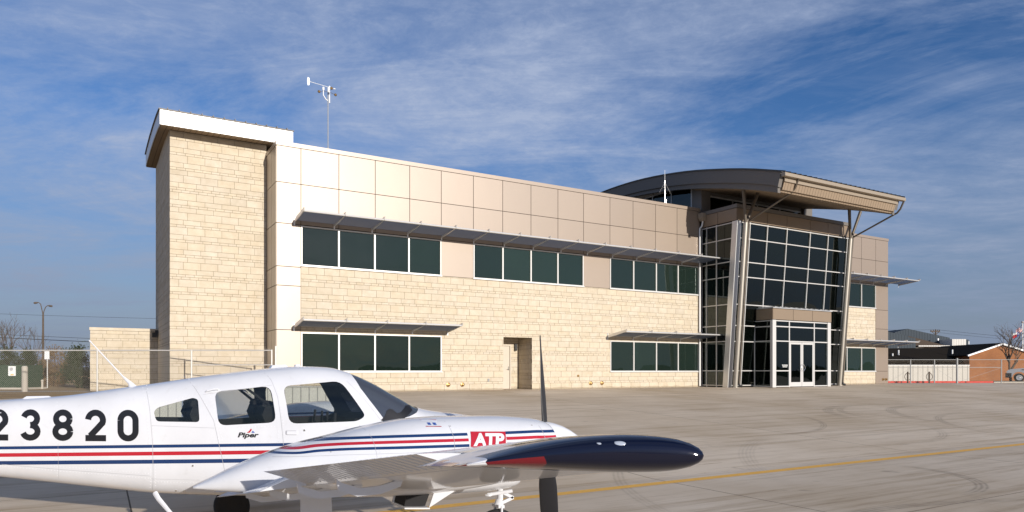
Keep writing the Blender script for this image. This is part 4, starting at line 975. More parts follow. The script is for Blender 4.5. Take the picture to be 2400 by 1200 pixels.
# distant tree belt all round (also what the windows mirror)
rnd = random.Random(44); mb = MB()
cxy = (0,0)
for i in range(1500):
    a = rnd.uniform(0,2*math.pi); 
    d = rnd.uniform(150,190)
    x,y = d*math.cos(a), d*math.sin(a)
    if y > 0 and -0.40 < x/y < 1.2: continue
    h_ = rnd.uniform(1.2,2.6)*(1+0.4*math.sin(a*9))*(0.7 if y > 0 else 1.0); w_ = rnd.uniform(4,9)
    n_ = 9
    for k in range(n_):
        px_,py_ = x+rnd.uniform(-w_,w_)*0.6*(-math.sin(a)), y+rnd.uniform(-w_,w_)*0.6*math.cos(a); zz_ = h_*rnd.uniform(0.1,0.9); s = rnd.uniform(0.6,1.2)
        t1 = Vector((-math.sin(a),math.cos(a),0)); up = Vector((rnd.uniform(-.3,.3),rnd.uniform(-.3,.3),1)).normalized()
        q = Vector((px_,py_,zz_-0.6)); mb.add([q-t1*s, q-up*s*0.7, q+t1*s, q+up*s*0.8],[(0,1,2,3)])
tag(mb.build('distant_trees', M['leaf']), 'far low belt of trees along the horizon', 'trees', kind='stuff')

# ================================================================== AIRCRAFT
# real airframe coordinates: X forward along the fuselage, Y out along the right wing, Z up
KX, KY, DC = 0.445, 0.741, 7.19
GP = -0.87
PR = (-2.4, 7.19, GP)
def T(p): return (p[0] + KX*p[1] - PR[0], DC - KY*p[1] - PR[1], p[2] - PR[2])
def pchip(xs, ys, x):
    n = len(xs)
    if x <= xs[0]: return ys[0]
    if x >= xs[-1]: return ys[-1]
    i = 0
    while xs[i+1] < x: i += 1
    def dl(k): return (ys[k+1]-ys[k])/(xs[k+1]-xs[k])
    def sl(k):
        if k == 0: return dl(0)
        if k == n-1: return dl(n-2)
        a, b = dl(k-1), dl(k)
        return 0.0 if a*b <= 0 else 2*a*b/(a+b)
    h = xs[i+1]-xs[i]; t = (x-xs[i])/h
    return (2*t**3-3*t*t+1)*ys[i] + (t**3-2*t*t+t)*h*sl(i) + (-2*t**3+3*t*t)*ys[i+1] + (t**3-t*t)*h*sl(i+1)
FS = [(-560,1000,1062,.05),(-480,985,1072,.12),(-200,960,1100,.23),(0,938.5,1122,.32),(150,927.5,1138,.385),(300,907,1154,.45),(360,899,1160,.475),(500,878,1165,.53),(640,862,1168,.57),(700,858.3,1169,.585),(760,860.5,1169,.585),(812,873,1169,.575),(860,894,1169,.565),(915,925,1168,.555),(968,953,1166,.54),(1010,962,1164,.52),(1070,969,1160,.49),(1130,980,1155,.44),(1175,1000,1149,.36),(1200,1030,1142,.24),(1210,1060,1125,.10)]
FX = [(a-1200)/230.9 for a,_,_,_ in FS]
FT = [EYE+(869-b)/230.9 for _,b,_,_ in FS]; FB = [EYE+(869-c)/237.0 for _,_,c,_ in FS]; FH = [d for *_,d in FS]
def fsec(X): return pchip(FX,FT,X), pchip(FX,FB,X), pchip(FX,FH,X)
NXP = 2.7
def fpt(X, th, ins=0.0):
    zt_,zb_,hw = fsec(X); zc_ = zb_+0.47*(zt_-zb_); c,s = math.cos(th), math.sin(th)
    y = (hw-ins)*math.copysign(abs(c)**(2/NXP), c); h = (zt_-zc_-ins) if s > 0 else (zc_-zb_-ins)
    return (X, y, zc_ + max(h,0.005)*math.copysign(abs(s)**(2/NXP), s))
def fside(X, Z):
    zt_,zb_,hw = fsec(X); zc_ = zb_+0.47*(zt_-zb_); h = (zt_-zc_) if Z > zc_ else (zc_-zb_)
    return hw*max(0.0, 1-(abs(Z-zc_)/h)**NXP)**(1/NXP)
def loft(mb, Xs, pt, seg=64, flip=False):
    vs = [pt(X, 2*math.pi*k/seg) for X in Xs for k in range(seg)]; fs = []
    for i in range(len(Xs)-1):
        for k in range(seg):
            a = i*seg+k; b = i*seg+(k+1)%seg; f = (a,b,b+seg,a+seg); fs.append(f if not flip else f[::-1])
    e = [tuple(range(seg))[::-1], tuple((len(Xs)-1)*seg+k for k in range(seg))]
    fs += e if not flip else [q[::-1] for q in e]
    mb.add(vs, fs)
def raw(name, mb, mats):
    me = bpy.data.meshes.new(name); me.from_pydata([tuple(v) for v in mb.v], [], mb.f)
    for m in mats: me.materials.append(m)
    for i,p in enumerate(me.polygons): p.material_index = mb.mi[i]
    o = bpy.data.objects.new(name, me); C.objects.link(o); return o
def fix(o):
    bm = bmesh.new(); bm.from_mesh(o.data); bmesh.ops.recalc_face_normals(bm, faces=bm.faces); bm.to_mesh(o.data); bm.free(); return o
def boolean(o, cutters, op):
    for c in cutters:
        m = o.modifiers.new('b','BOOLEAN'); m.operation = op; m.object = c; m.solver = 'EXACT'
    dg = bpy.context.evaluated_depsgraph_get(); me = bpy.data.meshes.new_from_object(o.evaluated_get(dg)); o.modifiers.clear(); old = o.data; o.data = me; return o
def finish(o, name, parent, uv=None, smooth=True, angle=40):
    me = o.data
    if uv:
        ul = me.uv_layers.new(name='UVMap')
        for lp in me.loops: ul.data[lp.index].uv = uv(me.vertices[lp.vertex_index].co)
    for v in me.vertices: v.co = T(v.co)
    bm = bmesh.new(); bm.from_mesh(me)
    bmesh.ops.remove_doubles(bm, verts=bm.verts, dist=0.0004); bm.normal_update(); bm.to_mesh(me); bm.free()
    me.flip_normals()                           # the span axis points towards -Y of the scene
    if smooth: me.shade_smooth(); me.set_sharp_from_angle(angle=R(angle))
    me.name = name; o.name = name; o.parent = parent
    return o
AC = empty('light_aircraft', PR, 0, 'white twin-engined light aircraft with navy and red stripes parked in the foreground', 'airplane')
M['fus'] = uvstripe_mat('fuselage_paint', BODY, [(0.190,0.220,(0.006,0.03,0.11),-99,-1.75),(0.116,0.153,RED,-99,-1.75),(0.036,0.075,(0.006,0.03,0.11),-99,-1.75)])
M['nac'] = uvstripe_mat('nacelle_paint', BODY, [(0.0325,0.0535,(0.006,0.03,0.11),-2.55,-0.865),(-0.011,0.011,RED,-2.55,-0.865),(-0.0535,-0.0325,(0.006,0.03,0.11),-2.55,-0.865),
                                                   (0.0325,0.0535,(0.006,0.03,0.11),-0.865+0.33*0,-0.60)])
def S2(px, py, Y=0.55):                        # point on the fuselage side
    d = DC-KY*Y; sc = 1660/d
    return ((px-1200)/sc - KX*Y, EYE+(869-py)/sc)
# fuselage shell with real window openings
Xs = [FX[0] + (FX[-1]-FX[0])*i/150 for i in range(151)]
mb = MB(); loft(mb, Xs, lambda X,t: fpt(X,t)); outer = fix(raw('fo', mb, [M['fus'],M['acdark']]))
Xi = [S2(366,0)[0]-0.35 + i*0.045 for i in range(int((-0.9-(S2(366,0)[0]-0.35))/0.045))]
mb = MB(); mb.cur = 1; loft(mb, Xi, lambda X,t: fpt(X,t,0.035)); inner = fix(raw('fi', mb, [M['fus'],M['acdark']]))
def rounded(pts, r=0.02, n=4):
    out = []
    m = len(pts)
    for i in range(m):
        p0,p1,p2 = Vector(pts[i-1]),Vector(pts[i]),Vector(pts[(i+1)%m]); a = (p0-p1); b = (p2-p1); ra = min(r,a.length*0.45,b.length*0.45)
        q0 = p1+a.normalized()*ra; q2 = p1+b.normalized()*ra
        for k in range(n+1):
            t = k/n; out.append(tuple(q0*(1-t)**2 + p1*2*t*(1-t) + q2*t*t))
    return out
W3 = rounded([S2(362,966),S2(372,956),S2(456,933),S2(467,937),S2(469,990),S2(368,989)], 0.035)
W2 = rounded([S2(506,919),S2(638,905),S2(647,990),S2(513,998)], 0.075)
W1 = rounded([S2(667,905),S2(805,893),S2(857,975),S2(836,987),S2(677,993)], 0.075)
WSH = [(-1.70,1.25),(-1.70,0.87),(-1.665,0.76),(-1.60,0.655),(-1.53,0.555),(-1.462,0.457),(-1.44,0.447),(-1.32,0.462),(-1.20,0.49),(-1.10,0.525),(-1.01,0.58),(-0.97,0.66),(-0.97,1.25)]
def cutter(poly, y0, y1, off=0):
    m_ = MB(); m_.cur = 1; m_.prism(poly, lambda p:(p[0],y0,p[1]), lambda p:(p[0],y1,p[1])); return fix(raw('cut', m_, [M['fus'],M['acdark']]))
cuts = [cutter(w,-1,1) for w in (W1,W2,W3)] + [cutter(WSH,-1,1)]
fus = boolean(outer, [inner]+cuts, 'DIFFERENCE')
def fuv(p): return (p[0], p[2] - 0.019*(p[0]+3.45))
finish(fus, 'fuselage', AC, fuv, True, 32)
# glazing
def glaze(poly, y0, y1, name, mat, parent, ins=0.006):
    a = MB(); loft(a, Xi, lambda X,t: fpt(X,t,ins)); a = fix(raw('ga',a,[mat])); b = MB(); loft(b, Xi, lambda X,t: fpt(X,t,ins+0.006)); b = fix(raw('gb',b,[mat]))
    g1 = boolean(a,[b],'DIFFERENCE'); c = cutter(poly,y0,y1); g1 = boolean(g1,[c],'INTERSECT')
    bpy.data.objects.remove(b); bpy.data.objects.remove(c)
    g1.data.materials.clear(); g1.data.materials.append(mat)
    for p in g1.data.polygons: p.material_index = 0
    return finish(g1, name, parent, None, True, 30)
def grow(poly, k):
    cx_ = sum(p[0] for p in poly)/len(poly); cz_ = sum(p[1] for p in poly)/len(poly)
    return [(p[0]+math.copysign(k,p[0]-cx_), p[1]+math.copysign(k,p[1]-cz_)) for p in poly]
Xi = [x for x in Xi if True]
for w in (W1,W2,W3):
    glaze(w, 0.05, 1, 'side_window', M['acglass'], AC); glaze(w, -1, -0.05, 'side_window', M['acglass'], AC)
Xg = Xi; Xi = [-2.3 + i*0.03 for i in range(50)]
glaze(WSH, -1, 1, 'windshield', M['acwind'], AC)
GB = [S2(a,b,.5) for a,b in ((889,984),(899,975),(906,962),(914,958),(921,960),(930,968),(940,967),(962,951),(975,950),(975,962),(930,992),(903,992))]
glaze(GB, 0.02, 1, 'glare_cover', M['acblack'], AC, -0.003)
for o in [inner]+cuts: bpy.data.objects.remove(o)
# thin seams / panel lines laid along the skin
def skinline(mb, pts, w=0.004, off=0.0015, side=fside, yc=0.0, step=0.03, sgn=1):
    P_ = []
    for (a,b) in zip(pts[:-1],pts[1:]):
        n = max(1,int(math.hypot(b[0]-a[0],b[1]-a[1])/step))
        for k in range(n): P_.append((a[0]+(b[0]-a[0])*k/n, a[1]+(b[1]-a[1])*k/n))
    P_.append(pts[-1]); n = len(P_)
    L_,R_ = [],[]
    for i,p in enumerate(P_):
        q0,q1 = P_[max(i-1,0)],P_[min(i+1,n-1)]; d = Vector((q1[0]-q0[0],q1[1]-q0[1])).normalized(); nx,nz = -d.y*w/2, d.x*w/2
        for lst,s in ((L_,1),(R_,-1)):
            X,Z = p[0]+nx*s, p[1]+nz*s; lst.append((X, yc+sgn*(side(X,Z)+off), Z))
    vs = L_+R_; mb.add(vs, [(i,i+1,n+i+1,n+i) for i in range(n-1)])
def ribbon_poly(mb, outline_fn): pass
def decal(name, mb, mat, parent): return mb.build(name, mat, parent, xf=T)
sm = MB()
def SP(*pp): return [S2(a,b,0.5) for a,b in pp]
skinline(sm, SP((345,905),(352,960),(358,1040),(361,1159)))
skinline(sm, SP((443,882),(462,912),(500,985),(512,1040),(530,1120)))
skinline(sm, SP((356,998),(502,1003)),0.003); skinline(sm, SP((625,866),(640,890),(650,930),(658,1010),(661,1042)))
skinline(sm, SP((0,1093),(150,1105),(356,1118)),0.003); skinline(sm, SP((478,925),(640,903)),0.002)
skinline(sm, SP((818,893),(850,931),(893,990)),0.003)
skinline(sm, SP((135,1043),(136,1135)),0.002)
skinline(sm, SP((356,1125),(470,1127)),0.002)
decal('panel_seam', sm, M['acgrey'], AC)
# rivet rows
rv = MB()
def rivets(pts, sp_=0.030, r=0.0042, side=fside, yc=0.0):
    for (a,b) in zip(pts[:-1],pts[1:]):
        n = max(1,int(math.hypot(b[0]-a[0],b[1]-a[1])/sp_))
        for k in range(n):
            X = a[0]+(b[0]-a[0])*k/n; Z = a[1]+(b[1]-a[1])*k/n; Y = yc+side(X,Z); v_ = Z-0.019*(X+3.45)
            if any(q0-0.008 < v_ < q1+0.008 for q0,q1 in ((0.190,0.220),(0.116,0.153),(0.036,0.075))) or (X < -3.9 and 0.235 < Z < 0.565): continue
            rv.add([(X-r,Y,Z-r),(X+r,Y,Z-r),(X+r,Y,Z+r),(X-r,Y,Z+r),(X,Y+0.0045,Z)],[(0,1,4),(1,2,4),(2,3,4),(3,0,4)])
for pp in (((339,910),(350,1040),(355,1155)),((349,905),(362,1040),(367,1150)),((452,890),(505,990),(522,1110)),((495,930),(515,1015),(535,1100)),((515,1003),(655,998)),((357,1132),(470,1134)),((0,1088),(356,1112)),((0,1098),(356,1124)),((132,945),(133,1128)),((650,1040),(640,905)),((664,1040),(652,905)),((362,950),(460,925)),((812,895),(844,933),(886,990))):
    rivets(SP(*pp))
tag(decal('rivet_rows', rv, M['acwhite'], AC), kind='stuff')
# registration characters, as painted strokes following the skin
def stroke(mb, pts, w, place):
    n = len(pts); vs = []
    for i,p in enumerate(pts):
        a,b = Vector(pts[max(i-1,0)]), Vector(pts[min(i+1,n-1)]); d = (b-a).normalized(); q = Vector(p); nn = Vector((-d.y,d.x))
        vs.append(place(q+nn*w/2)); vs.append(place(q-nn*w/2))
    mb.add(vs, [(2*i,2*i+1,2*i+3,2*i+2) for i in range(n-1)])
def dens(pts, step=0.02):
    out = []
    for a,b in zip(pts[:-1],pts[1:]):
        n = max(1,int(math.hypot(b[0]-a[0],b[1]-a[1])/step))
        out += [(a[0]+(b[0]-a[0])*k/n, a[1]+(b[1]-a[1])*k/n) for k in range(n)]
    return out+[pts[-1]]
def arcp(cx_,cy_,r,a0,a1,n=14,ry=None):
    ry = ry or r
    return [(cx_+r*math.cos(R(a0+(a1-a0)*k/n)), cy_+ry*math.sin(R(a0+(a1-a0)*k/n))) for k in range(n+1)]
# glyphs in a 0.20 x 0.305 box, stroke 0.048
wS = 0.060; e = wS/2; gw, gh = 0.205, 0.305
rr = (gw-wS)/2; cxg = gw/2
ry1 = (gh-wS)/4
GL = {
 '0': [arcp(cxg,gh-e-rr,rr,180,0)+dens([(gw-e,gh-e-rr),(gw-e,e+rr)])+arcp(cxg,e+rr,rr,0,-180)+dens([(e,e+rr),(e,gh-e-rr)])],
 '2': [arcp(cxg,gh-e-rr,rr,175,-25)+dens([(gw-e-0.01,gh-e-rr-0.03),(gw-e-0.05,gh*0.42),(e+0.02,e+0.02)]), dens([(0.004,e),(gw,e)])],
 '3': [arcp(cxg,gh-e-ry1,rr-0.006,165,-90,ry=ry1), arcp(cxg,e+ry1,rr,90,-165,ry=ry1)],
 '8': [arcp(cxg,gh-e-ry1,rr-0.006,0,360,24,ry=ry1), arcp(cxg,e+ry1,rr,0,360,24,ry=ry1)],
 'N': [dens([(e,0),(e,gh)]), dens([(e,gh-0.01),(gw-e,0.01)]), dens([(gw-e,0),(gw-e,gh)])]}
for ch, pxl in (('N',-105),('2',-29),('3',47.5),('8',124),('2',200.5),('0',276)):
    X0 = (pxl-1200)/239.7 - KX*0.37; Z0 = EYE+(869-1033)/239.7
    if ch == 'N': X0 -= 0.02
    mb = MB()
    for k_, st in enumerate(GL[ch]): stroke(mb, st, wS, lambda q: (X0+q.x, fside(X0+q.x, Z0+q.y)+0.0025+0.0006*k_, Z0+q.y))
    decal('registration_character', mb, M['acblack'], AC)
def text_mesh(txt, size, shear=0.0, bold=0.0, space=1.0):
    cu = bpy.data.curves.new('t','FONT'); cu.body = txt; cu.size = size; cu.shear = shear; cu.offset = bold; cu.space_character = space; cu.resolution_u = 4
    o = bpy.data.objects.new('t', cu); C.objects.link(o); dg = bpy.context.evaluated_depsgraph_get(); me = bpy.data.meshes.new_from_object(o.evaluated_get(dg)); bpy.data.objects.remove(o)
    bm = bmesh.new(); bm.from_mesh(me); bmesh.ops.triangulate(bm, faces=bm.faces)
    bmesh.ops.subdivide_edges(bm, edges=[e_ for e_ in bm.edges if e_.calc_length() > size*0.3], cuts=2, use_grid_fill=False); bmesh.ops.triangulate(bm, faces=bm.faces)
    vs = [tuple(v.co) for v in bm.verts]; bm.verts.index_update(); fs = [tuple(v.index for v in f.verts) for f in bm.faces]; bm.free()
    xs_ = [v[0] for v in vs]; return vs, fs, min(xs_), max(xs_)
def text_decal(mb, txt, X0, X1, Z0, h, side, yc=0.0, shear=0.3, bold=0.0, off=0.004):
    vs,fs,a,b = text_mesh(txt, h/0.70, shear, bold); k = (X1-X0)/(b-a)
    mb.add([(X0+(v[0]-a)*k, yc+side(X0+(v[0]-a)*k, Z0+v[1])+off, Z0+v[1]) for v in vs], fs)
mb = MB(); x0,z0 = S2(558,1025,0.57); x1,_ = S2(607,1025,0.57)
text_decal(mb, 'Piper', x0, x1, z0, 0.045, fside, 0.0, 0.25, 0.0022); decal('maker_lettering', mb, M['acblack'], AC)
def tri(mb, pts, off=0.004): mb.add([(a,fside(a,b)+off,b) for a,b in [S2(*p,0.57) for p in pts]], [tuple(range(len(pts)))])
mb = MB(); tri(mb, [(579,1014.5),(584.5,1010.5),(589,1004.5),(591,1007.5),(586,1014.5)]); decal('maker_emblem', mb, M['acred'], AC)
mb = MB(); tri(mb, [(590,1014.5),(593,1009.5),(598,1014.5)]); decal('maker_emblem', mb, M['acblue'], AC)
# door handle, latch, keyhole, grab handle, roof fittings, aerial, step
def blob(mb, X, Z, wX, hZ, t, n=10, corner=0.3, side=fside, yc=0.0):
    pts = rounded([(X-wX/2,Z-hZ/2),(X+wX/2,Z-hZ/2),(X+wX/2,Z+hZ/2),(X-wX/2,Z+hZ/2)], min(wX,hZ)*corner)
    mb.add([(a,yc+side(a,b)-0.004,b) for a,b in pts]+[(X+(a-X)*0.93,yc+side(a,b)+t,Z+(b-Z)*0.9) for a,b in pts], [tuple(range(len(pts),2*len(pts)))] + [(i,(i+1)%len(pts),(i+1)%len(pts)+len(pts),i+len(pts)) for i in range(len(pts))])
mb = MB(); blob(mb, *S2(683,1014), 0.105, 0.036, 0.008); dh = decal('door_handle', mb, M['acwhite'], AC)
mb = MB(); blob(mb, *S2(681,1014), 0.112, 0.046, 0.002); decal('handle_recess', mb, M['acgrey'], AC)
mb = MB(); blob(mb, *S2(711,1008), 0.02, 0.02, 0.007, corner=0.45); blob(mb, *S2(453,1093), 0.02, 0.02, 0.007, corner=0.45); blob(mb, *S2(418,1158), 0.022,0.022,0.007,corner=0.45); blob(mb, *S2(438,1158), 0.022,0.022,0.007,corner=0.45); decal('lock', mb, M['chrome'], AC)
def onskin(px,py,Y,o=0.0): x,z = S2(px,py,Y); return (x, fside(x,z)+o, z)
mb = MB(); a = [onskin(483,919,.45,0.0),onskin(486,916,.45,.03),onskin(500,912.5,.45,.035),onskin(510,911.5,.45,.03),onskin(514,915,.45,0.0)]; mb.tube(a,0.009,8)
mb.tube([onskin(484,920,.45,0.002),onskin(500,920,.45,0.004),onskin(514,916,.45,0.002)],0.006,6); decal('grab_handle', mb, M['acwhite'], AC)
mb = MB(); xA = (311-1200)/230.9; zA = fsec(xA)[0]; tipx = (213-1200)/230.9; tipz = EYE+(869-802)/230.9
mb.tube([(xA,0,zA-0.02),(xA-0.03,0,zA+0.035),(xA-0.10,0,zA+0.10),(tipx,0,tipz)],[0.05,0.022,0.009,0.006],10); mb.lathe((tipx,0,tipz),(-1,0,1),[(0,0.008),(0.02,0.009),(0.03,0.002)],8); o_ = mb.build('whip_aerial', M['acwhite'], AC, smooth=True, xf=T)
def dome(mb, px, wX, h, wY=0.08):
    X = (px-1200)/230.9; z = fsec(X)[0]; mb.hexa([(X-wX/2,-wY/2,z-0.01),(X+wX/2,-wY/2,z-0.01),(X+wX/2,wY/2,z-0.01),(X-wX/2,wY/2,z-0.01),(X-wX*0.38,-wY*0.25,z+h*0.8),(X+wX*0.28,-wY*0.25,z+h),(X+wX*0.28,wY*0.25,z+h),(X-wX*0.38,wY*0.25,z+h*0.8)])
mb = MB(); dome(mb,655,0.20,0.026,0.12); dome(mb,697,0.06,0.02); dome(mb,92,0.34,0.018,0.10); decal('roof_fitting', mb, M['acwhite'], AC)
mb = MB(); x_,z_ = S2(364,1161,.42); x2,z2 = S2(402,1204,.42); mb.tube([(x_,0.40,z_+0.02),(x_+0.03,0.45,z_-0.03),(x2,0.52,z2),(x2+0.12,0.56,z2-0.03)],[0.028,0.026,0.020,0.018],10); mb.build('boarding_step', M['acwhite'], AC, smooth=True, xf=T)
# cabin interior
mb = MB(); zf = EYE+(869-1000)/244.5
mb.box(-3.45,-1.1,-0.40,0.40,-0.10,0.02)
def seat(X):
    for y in (-0.26,0.26):
        mb.box(X-0.05,X+0.42,y-0.2,y+0.2,0.02,0.22); pts = [(X-0.06,0.2),(X+0.08,0.2),(X-0.02,0.50),(X-0.08,0.585),(X-0.17,0.58),(X-0.2,0.5)]
        mb.prism(pts, lambda p:(p[0],y-0.19,p[1]), lambda p:(p[0],y+0.19,p[1]))
        hp_ = rounded([(X-0.19,0.575),(X-0.07,0.58),(X-0.08,0.635),(X-0.17,0.64)],0.03); mb.prism(hp_, lambda p:(p[0],y-0.11,p[1]), lambda p:(p[0],y+0.11,p[1]))
seat(-3.12); seat(-2.42)
mb.prism([(-1.74,0.02),(-1.15,0.02),(-1.15,0.43),(-1.25,0.48),(-1.52,0.50),(-1.70,0.46),(-1.74,0.38)], lambda p:(p[0],-0.40,p[1]), lambda p:(p[0],0.40,p[1]))
for y in (-0.26,0.26):
    c0 = (-1.90,y,0.40); mb.tube([(-1.70,y,0.38),c0],0.014,8); mb.tube([(-1.90,y-0.15,0.52),(-1.91,y-0.16,0.40),(-1.91,y-0.06,0.38),(-1.91,y+0.06,0.38),(-1.91,y+0.16,0.40),(-1.90,y+0.15,0.52)],0.013,8)
for y in (-0.36,0.36): mb.tube([(-2.80,y*0.8,0.80),(-2.52,y*1.08,0.58),(-2.3,y*1.15,0.35)],0.014,6)
cab = mb.build('cabin_interior', M['acdark'], AC, xf=T)
# ---- wings
def tex(Y): return -3.10 if Y < 2.7 else -3.10 + 0.30*(Y-2.7)/2.95
def lex(Y): return -1.42 if Y < 2.7 else -1.42 - 0.33*(Y-2.7)/2.75
def tez(Y): return 0.536-0.15*(5.65-Y)
def airfoil(n=22, t=0.145, m=0.028):
    up,lo = [],[]
    for i in range(n+1):
        x = 0.5*(1-math.cos(math.pi*i/n)); yt = 5*t*(0.2969*math.sqrt(x)-0.126*x-0.3516*x*x+0.2843*x**3-0.1036*x**4); yc_ = m*4*x*(1-x)
        up.append((x,yc_+yt)); lo.append((x,yc_-yt))
    return up, lo
AU, AL = airfoil()
def interp(L_, x):
    for (a,b),(c,d) in zip(L_[:-1],L_[1:]):
        if x <= c: return b+(d-b)*(x-a)/max(c-a,1e-9)
    return L_[-1][1]
def wp(Y, x, zr, s=1, tk=1.0):
    # x: chord fraction from LE, zr: height fraction
    c = lex(Y)-tex(Y); X = lex(Y)-x*c; z = tez(Y)+0.042*c*(1-x) + zr*c*tk
    return (X, s*Y, z)
def wsection(Y, x0, x1, s, n=22, tk=1.0):
    xs_ = [x0+(x1-x0)*0.5*(1-math.cos(math.pi*i/n)) for i in range(n+1)]
    return [wp(Y,x,interp(AU,x),s,tk) for x in xs_] + [wp(Y,x,interp(AL,x),s,tk) for x in xs_[::-1][(1 if x1>=0.999 else 0):(-1 if x0<=0.001 else None)]]
def wloft(mb, secs):
    n = len(secs[0]); vs = [p for s_ in secs for p in s_]; fs = []
    for i in range(len(secs)-1):
        for k in range(n): fs.append((i*n+k,i*n+(k+1)%n,(i+1)*n+(k+1)%n,(i+1)*n+k))
    fs += [tuple(range(n))[::-1], tuple((len(secs)-1)*n+k for k in range(n))]; mb.add(vs, fs)
for s in (1,-1):
    mb = MB()
    wloft(mb, [wsection(Y,0,1,s) for Y in (0.40,0.55,0.64)]); hx_ = 0.78
    wloft(mb, [wsection(Y,0,hx_,s) for Y in (0.641,1.5,2.7,3.4,4.4,5.38)])
    wloft(mb, [wsection(Y,0,1,s) for Y in (5.381,5.46)])
    W = mb.build('wing', M['acwhite'], AC, smooth=True, xf=T, angle=30)
    def ctrl(y0, y1, ang, name):
        m_ = MB(); Ys = [y0+(y1-y0)*i/6 for i in range(7)]; secs = []
        for Y in Ys:
            hp_ = wp(Y,hx_+0.012,interp(AL,hx_)+0.01,s); sec = []
            for p in wsection(Y,hx_+0.012,1,s,8):
                dx,dz = p[0]-hp_[0], p[2]-hp_[2]; a = ang; sec.append((hp_[0]+dx*math.cos(a)-dz*math.sin(a)*-1*-1, p[1], hp_[2]+dz*math.cos(a)-dx*math.sin(a)))
            secs.append(sec)
        wloft(m_, secs); nb = len(secs[0])
        # chordwise stiffening beads
        Y = y0+0.06
        while Y < y1-0.03:
            for (xa,xb,lst) in ((hx_+0.04,0.985,AL),(hx_+0.04,0.985,AU)):
                q = []
                for x in (xa,xb):
                    hp_ = wp(Y,hx_+0.012,interp(AL,hx_)+0.01,s); p = wp(Y,x,interp(lst,x)+(-0.0015 if lst is AL else 0.0015),s); dx,dz = p[0]-hp_[0],p[2]-hp_[2]
                    q.append((hp_[0]+dx*math.cos(ang)-dz*math.sin(ang),p[1],hp_[2]+dz*math.cos(ang)-dx*math.sin(ang)))
                m_.bar(q[0],q[1],0.004,0.0025)
            Y += 0.085
        return m_.build(name, M['acwhite'], W, smooth=True, xf=T, angle=30)
    ctrl(2.92,5.36,R(15),'aileron'); ctrl(0.66,2.86,R(-9),'flap')
    # hinge brackets under the wing
    for Y in (3.15,3.95,2.3,1.2):
        m_ = MB(); a = wp(Y,0.60,interp(AL,0.6),s); b = wp(Y,0.80,interp(AL,0.8),s); c_ = wp(Y,0.88,interp(AL,0.88),s)
        pl = [(a[0],a[2]+0.02),(a[0]-0.02,a[2]-0.03),((a[0]+b[0])/2,b[2]-0.085),(b[0],b[2]-0.10),(c_[0],c_[2]-0.065),(c_[0]-0.015,c_[2]-0.0),(c_[0]+0.02,c_[2]-0.02),(b[0]+0.02,b[2]-0.05),((a[0]+b[0])/2,b[2]-0.035)]
        m_.prism(pl, lambda p:(p[0],s*(Y-0.012),p[1]), lambda p:(p[0],s*(Y+0.012),p[1])); m_.build('hinge_bracket', M['acwhite'], W, xf=T)
    # moulded wing tip
    m_ = MB(); secs = []; N_ = 9
    nsec = len(wsection(5.46,0,1,s))
    for i in range(N_+1):
        t_ = i/N_; Y = 5.462+0.29*math.sin(t_*math.pi/2); k = max(0.03, math.cos(t_*math.pi/2)**0.55); base = wsection(5.462,0,1,s); c = lex(5.462)-tex(5.462); 
        mid = [wp(5.462,x,(interp(AU,x)+interp(AL,x))/2,s) for x in (0,)]
        sec = []
        for p in base:
            x = (lex(5.462)-p[0])/c; zc_ = wp(5.462,x,(interp(AU,x)+interp(AL,x))/2,s)[2]
            xx = x*(1-0.02*t_)+0.0; sw = 0.05*(1-k)*(1-x)**2
            bulge = 1.0 + 0.10*math.sin(math.pi*min(1,t_*1.2))
            sec.append((lex(5.462)+0.03*math.sin(t_*3.1)-(xx+sw)*c, s*Y, zc_+(p[2]-zc_)*k*bulge*(1+0.5*math.exp(-max(x,0)/0.10)*min(1,t_*4)) + 0.15*(Y-5.462)*0.6))
        secs.append(sec)
    wloft(m_, secs)
    tp = m_
    for fi,f in enumerate(tp.f):
        cx_ = sum(tp.v[i][0] for i in f)/len(f); cz_ = sum(tp.v[i][2] for i in f)/len(f); cy_ = abs(sum(tp.v[i][1] for i in f)/len(f)); x = (lex(5.462)-cx_)/(lex(5.462)-tex(5.462))
        zc_ = wp(5.462,min(max(x,0),1),(interp(AU,min(max(x,0),1))+interp(AL,min(max(x,0),1)))/2,s)[2] + 0.09*(cy_-5.462); upper = cz_ > zc_
        tp.mi[fi] = 0
        if x > 0.93: tp.mi[fi] = 1
        elif x > 0.86: tp.mi[fi] = 2
        elif not upper and x > 0.62: tp.mi[fi] = 1
        elif upper and x > 0.66 and cy_ < 5.60: tp.mi[fi] = 2
    wt_ = tp.build('wing_tip', [M['acnavy'],M['tipred'],M['acwhite']], W, smooth=True, xf=T, angle=50)
    m_ = MB(); sc0 = wsection(5.455,0.0,1,s,40,1.012); m_.tube(sc0+[sc0[0]],0.0018,4,cap=False); m_.build('tip_seam', M['acgrey'], W, xf=T)
    m_ = MB(); c0 = wp(5.46,0.33,interp(AU,0.33)*0.62,s)
    for dx,r_,l in ((0.0,0.019,0.036),(-0.085,0.013,0.02)):
        cc = Vector((c0[0]+dx, s*5.728, wp(5.462,0.33,(interp(AU,.33)+interp(AL,.33))/2,s)[2]+0.055)); prof_ = [(-l+2*l*k/8, r_*math.sqrt(max(0,1-((-1+2*k/8)**2)))) for k in range(9)]; m_.lathe(cc,(1,0,0),prof_,14)
    m_.build('navigation_light', M['lens'], W, smooth=True, xf=T)
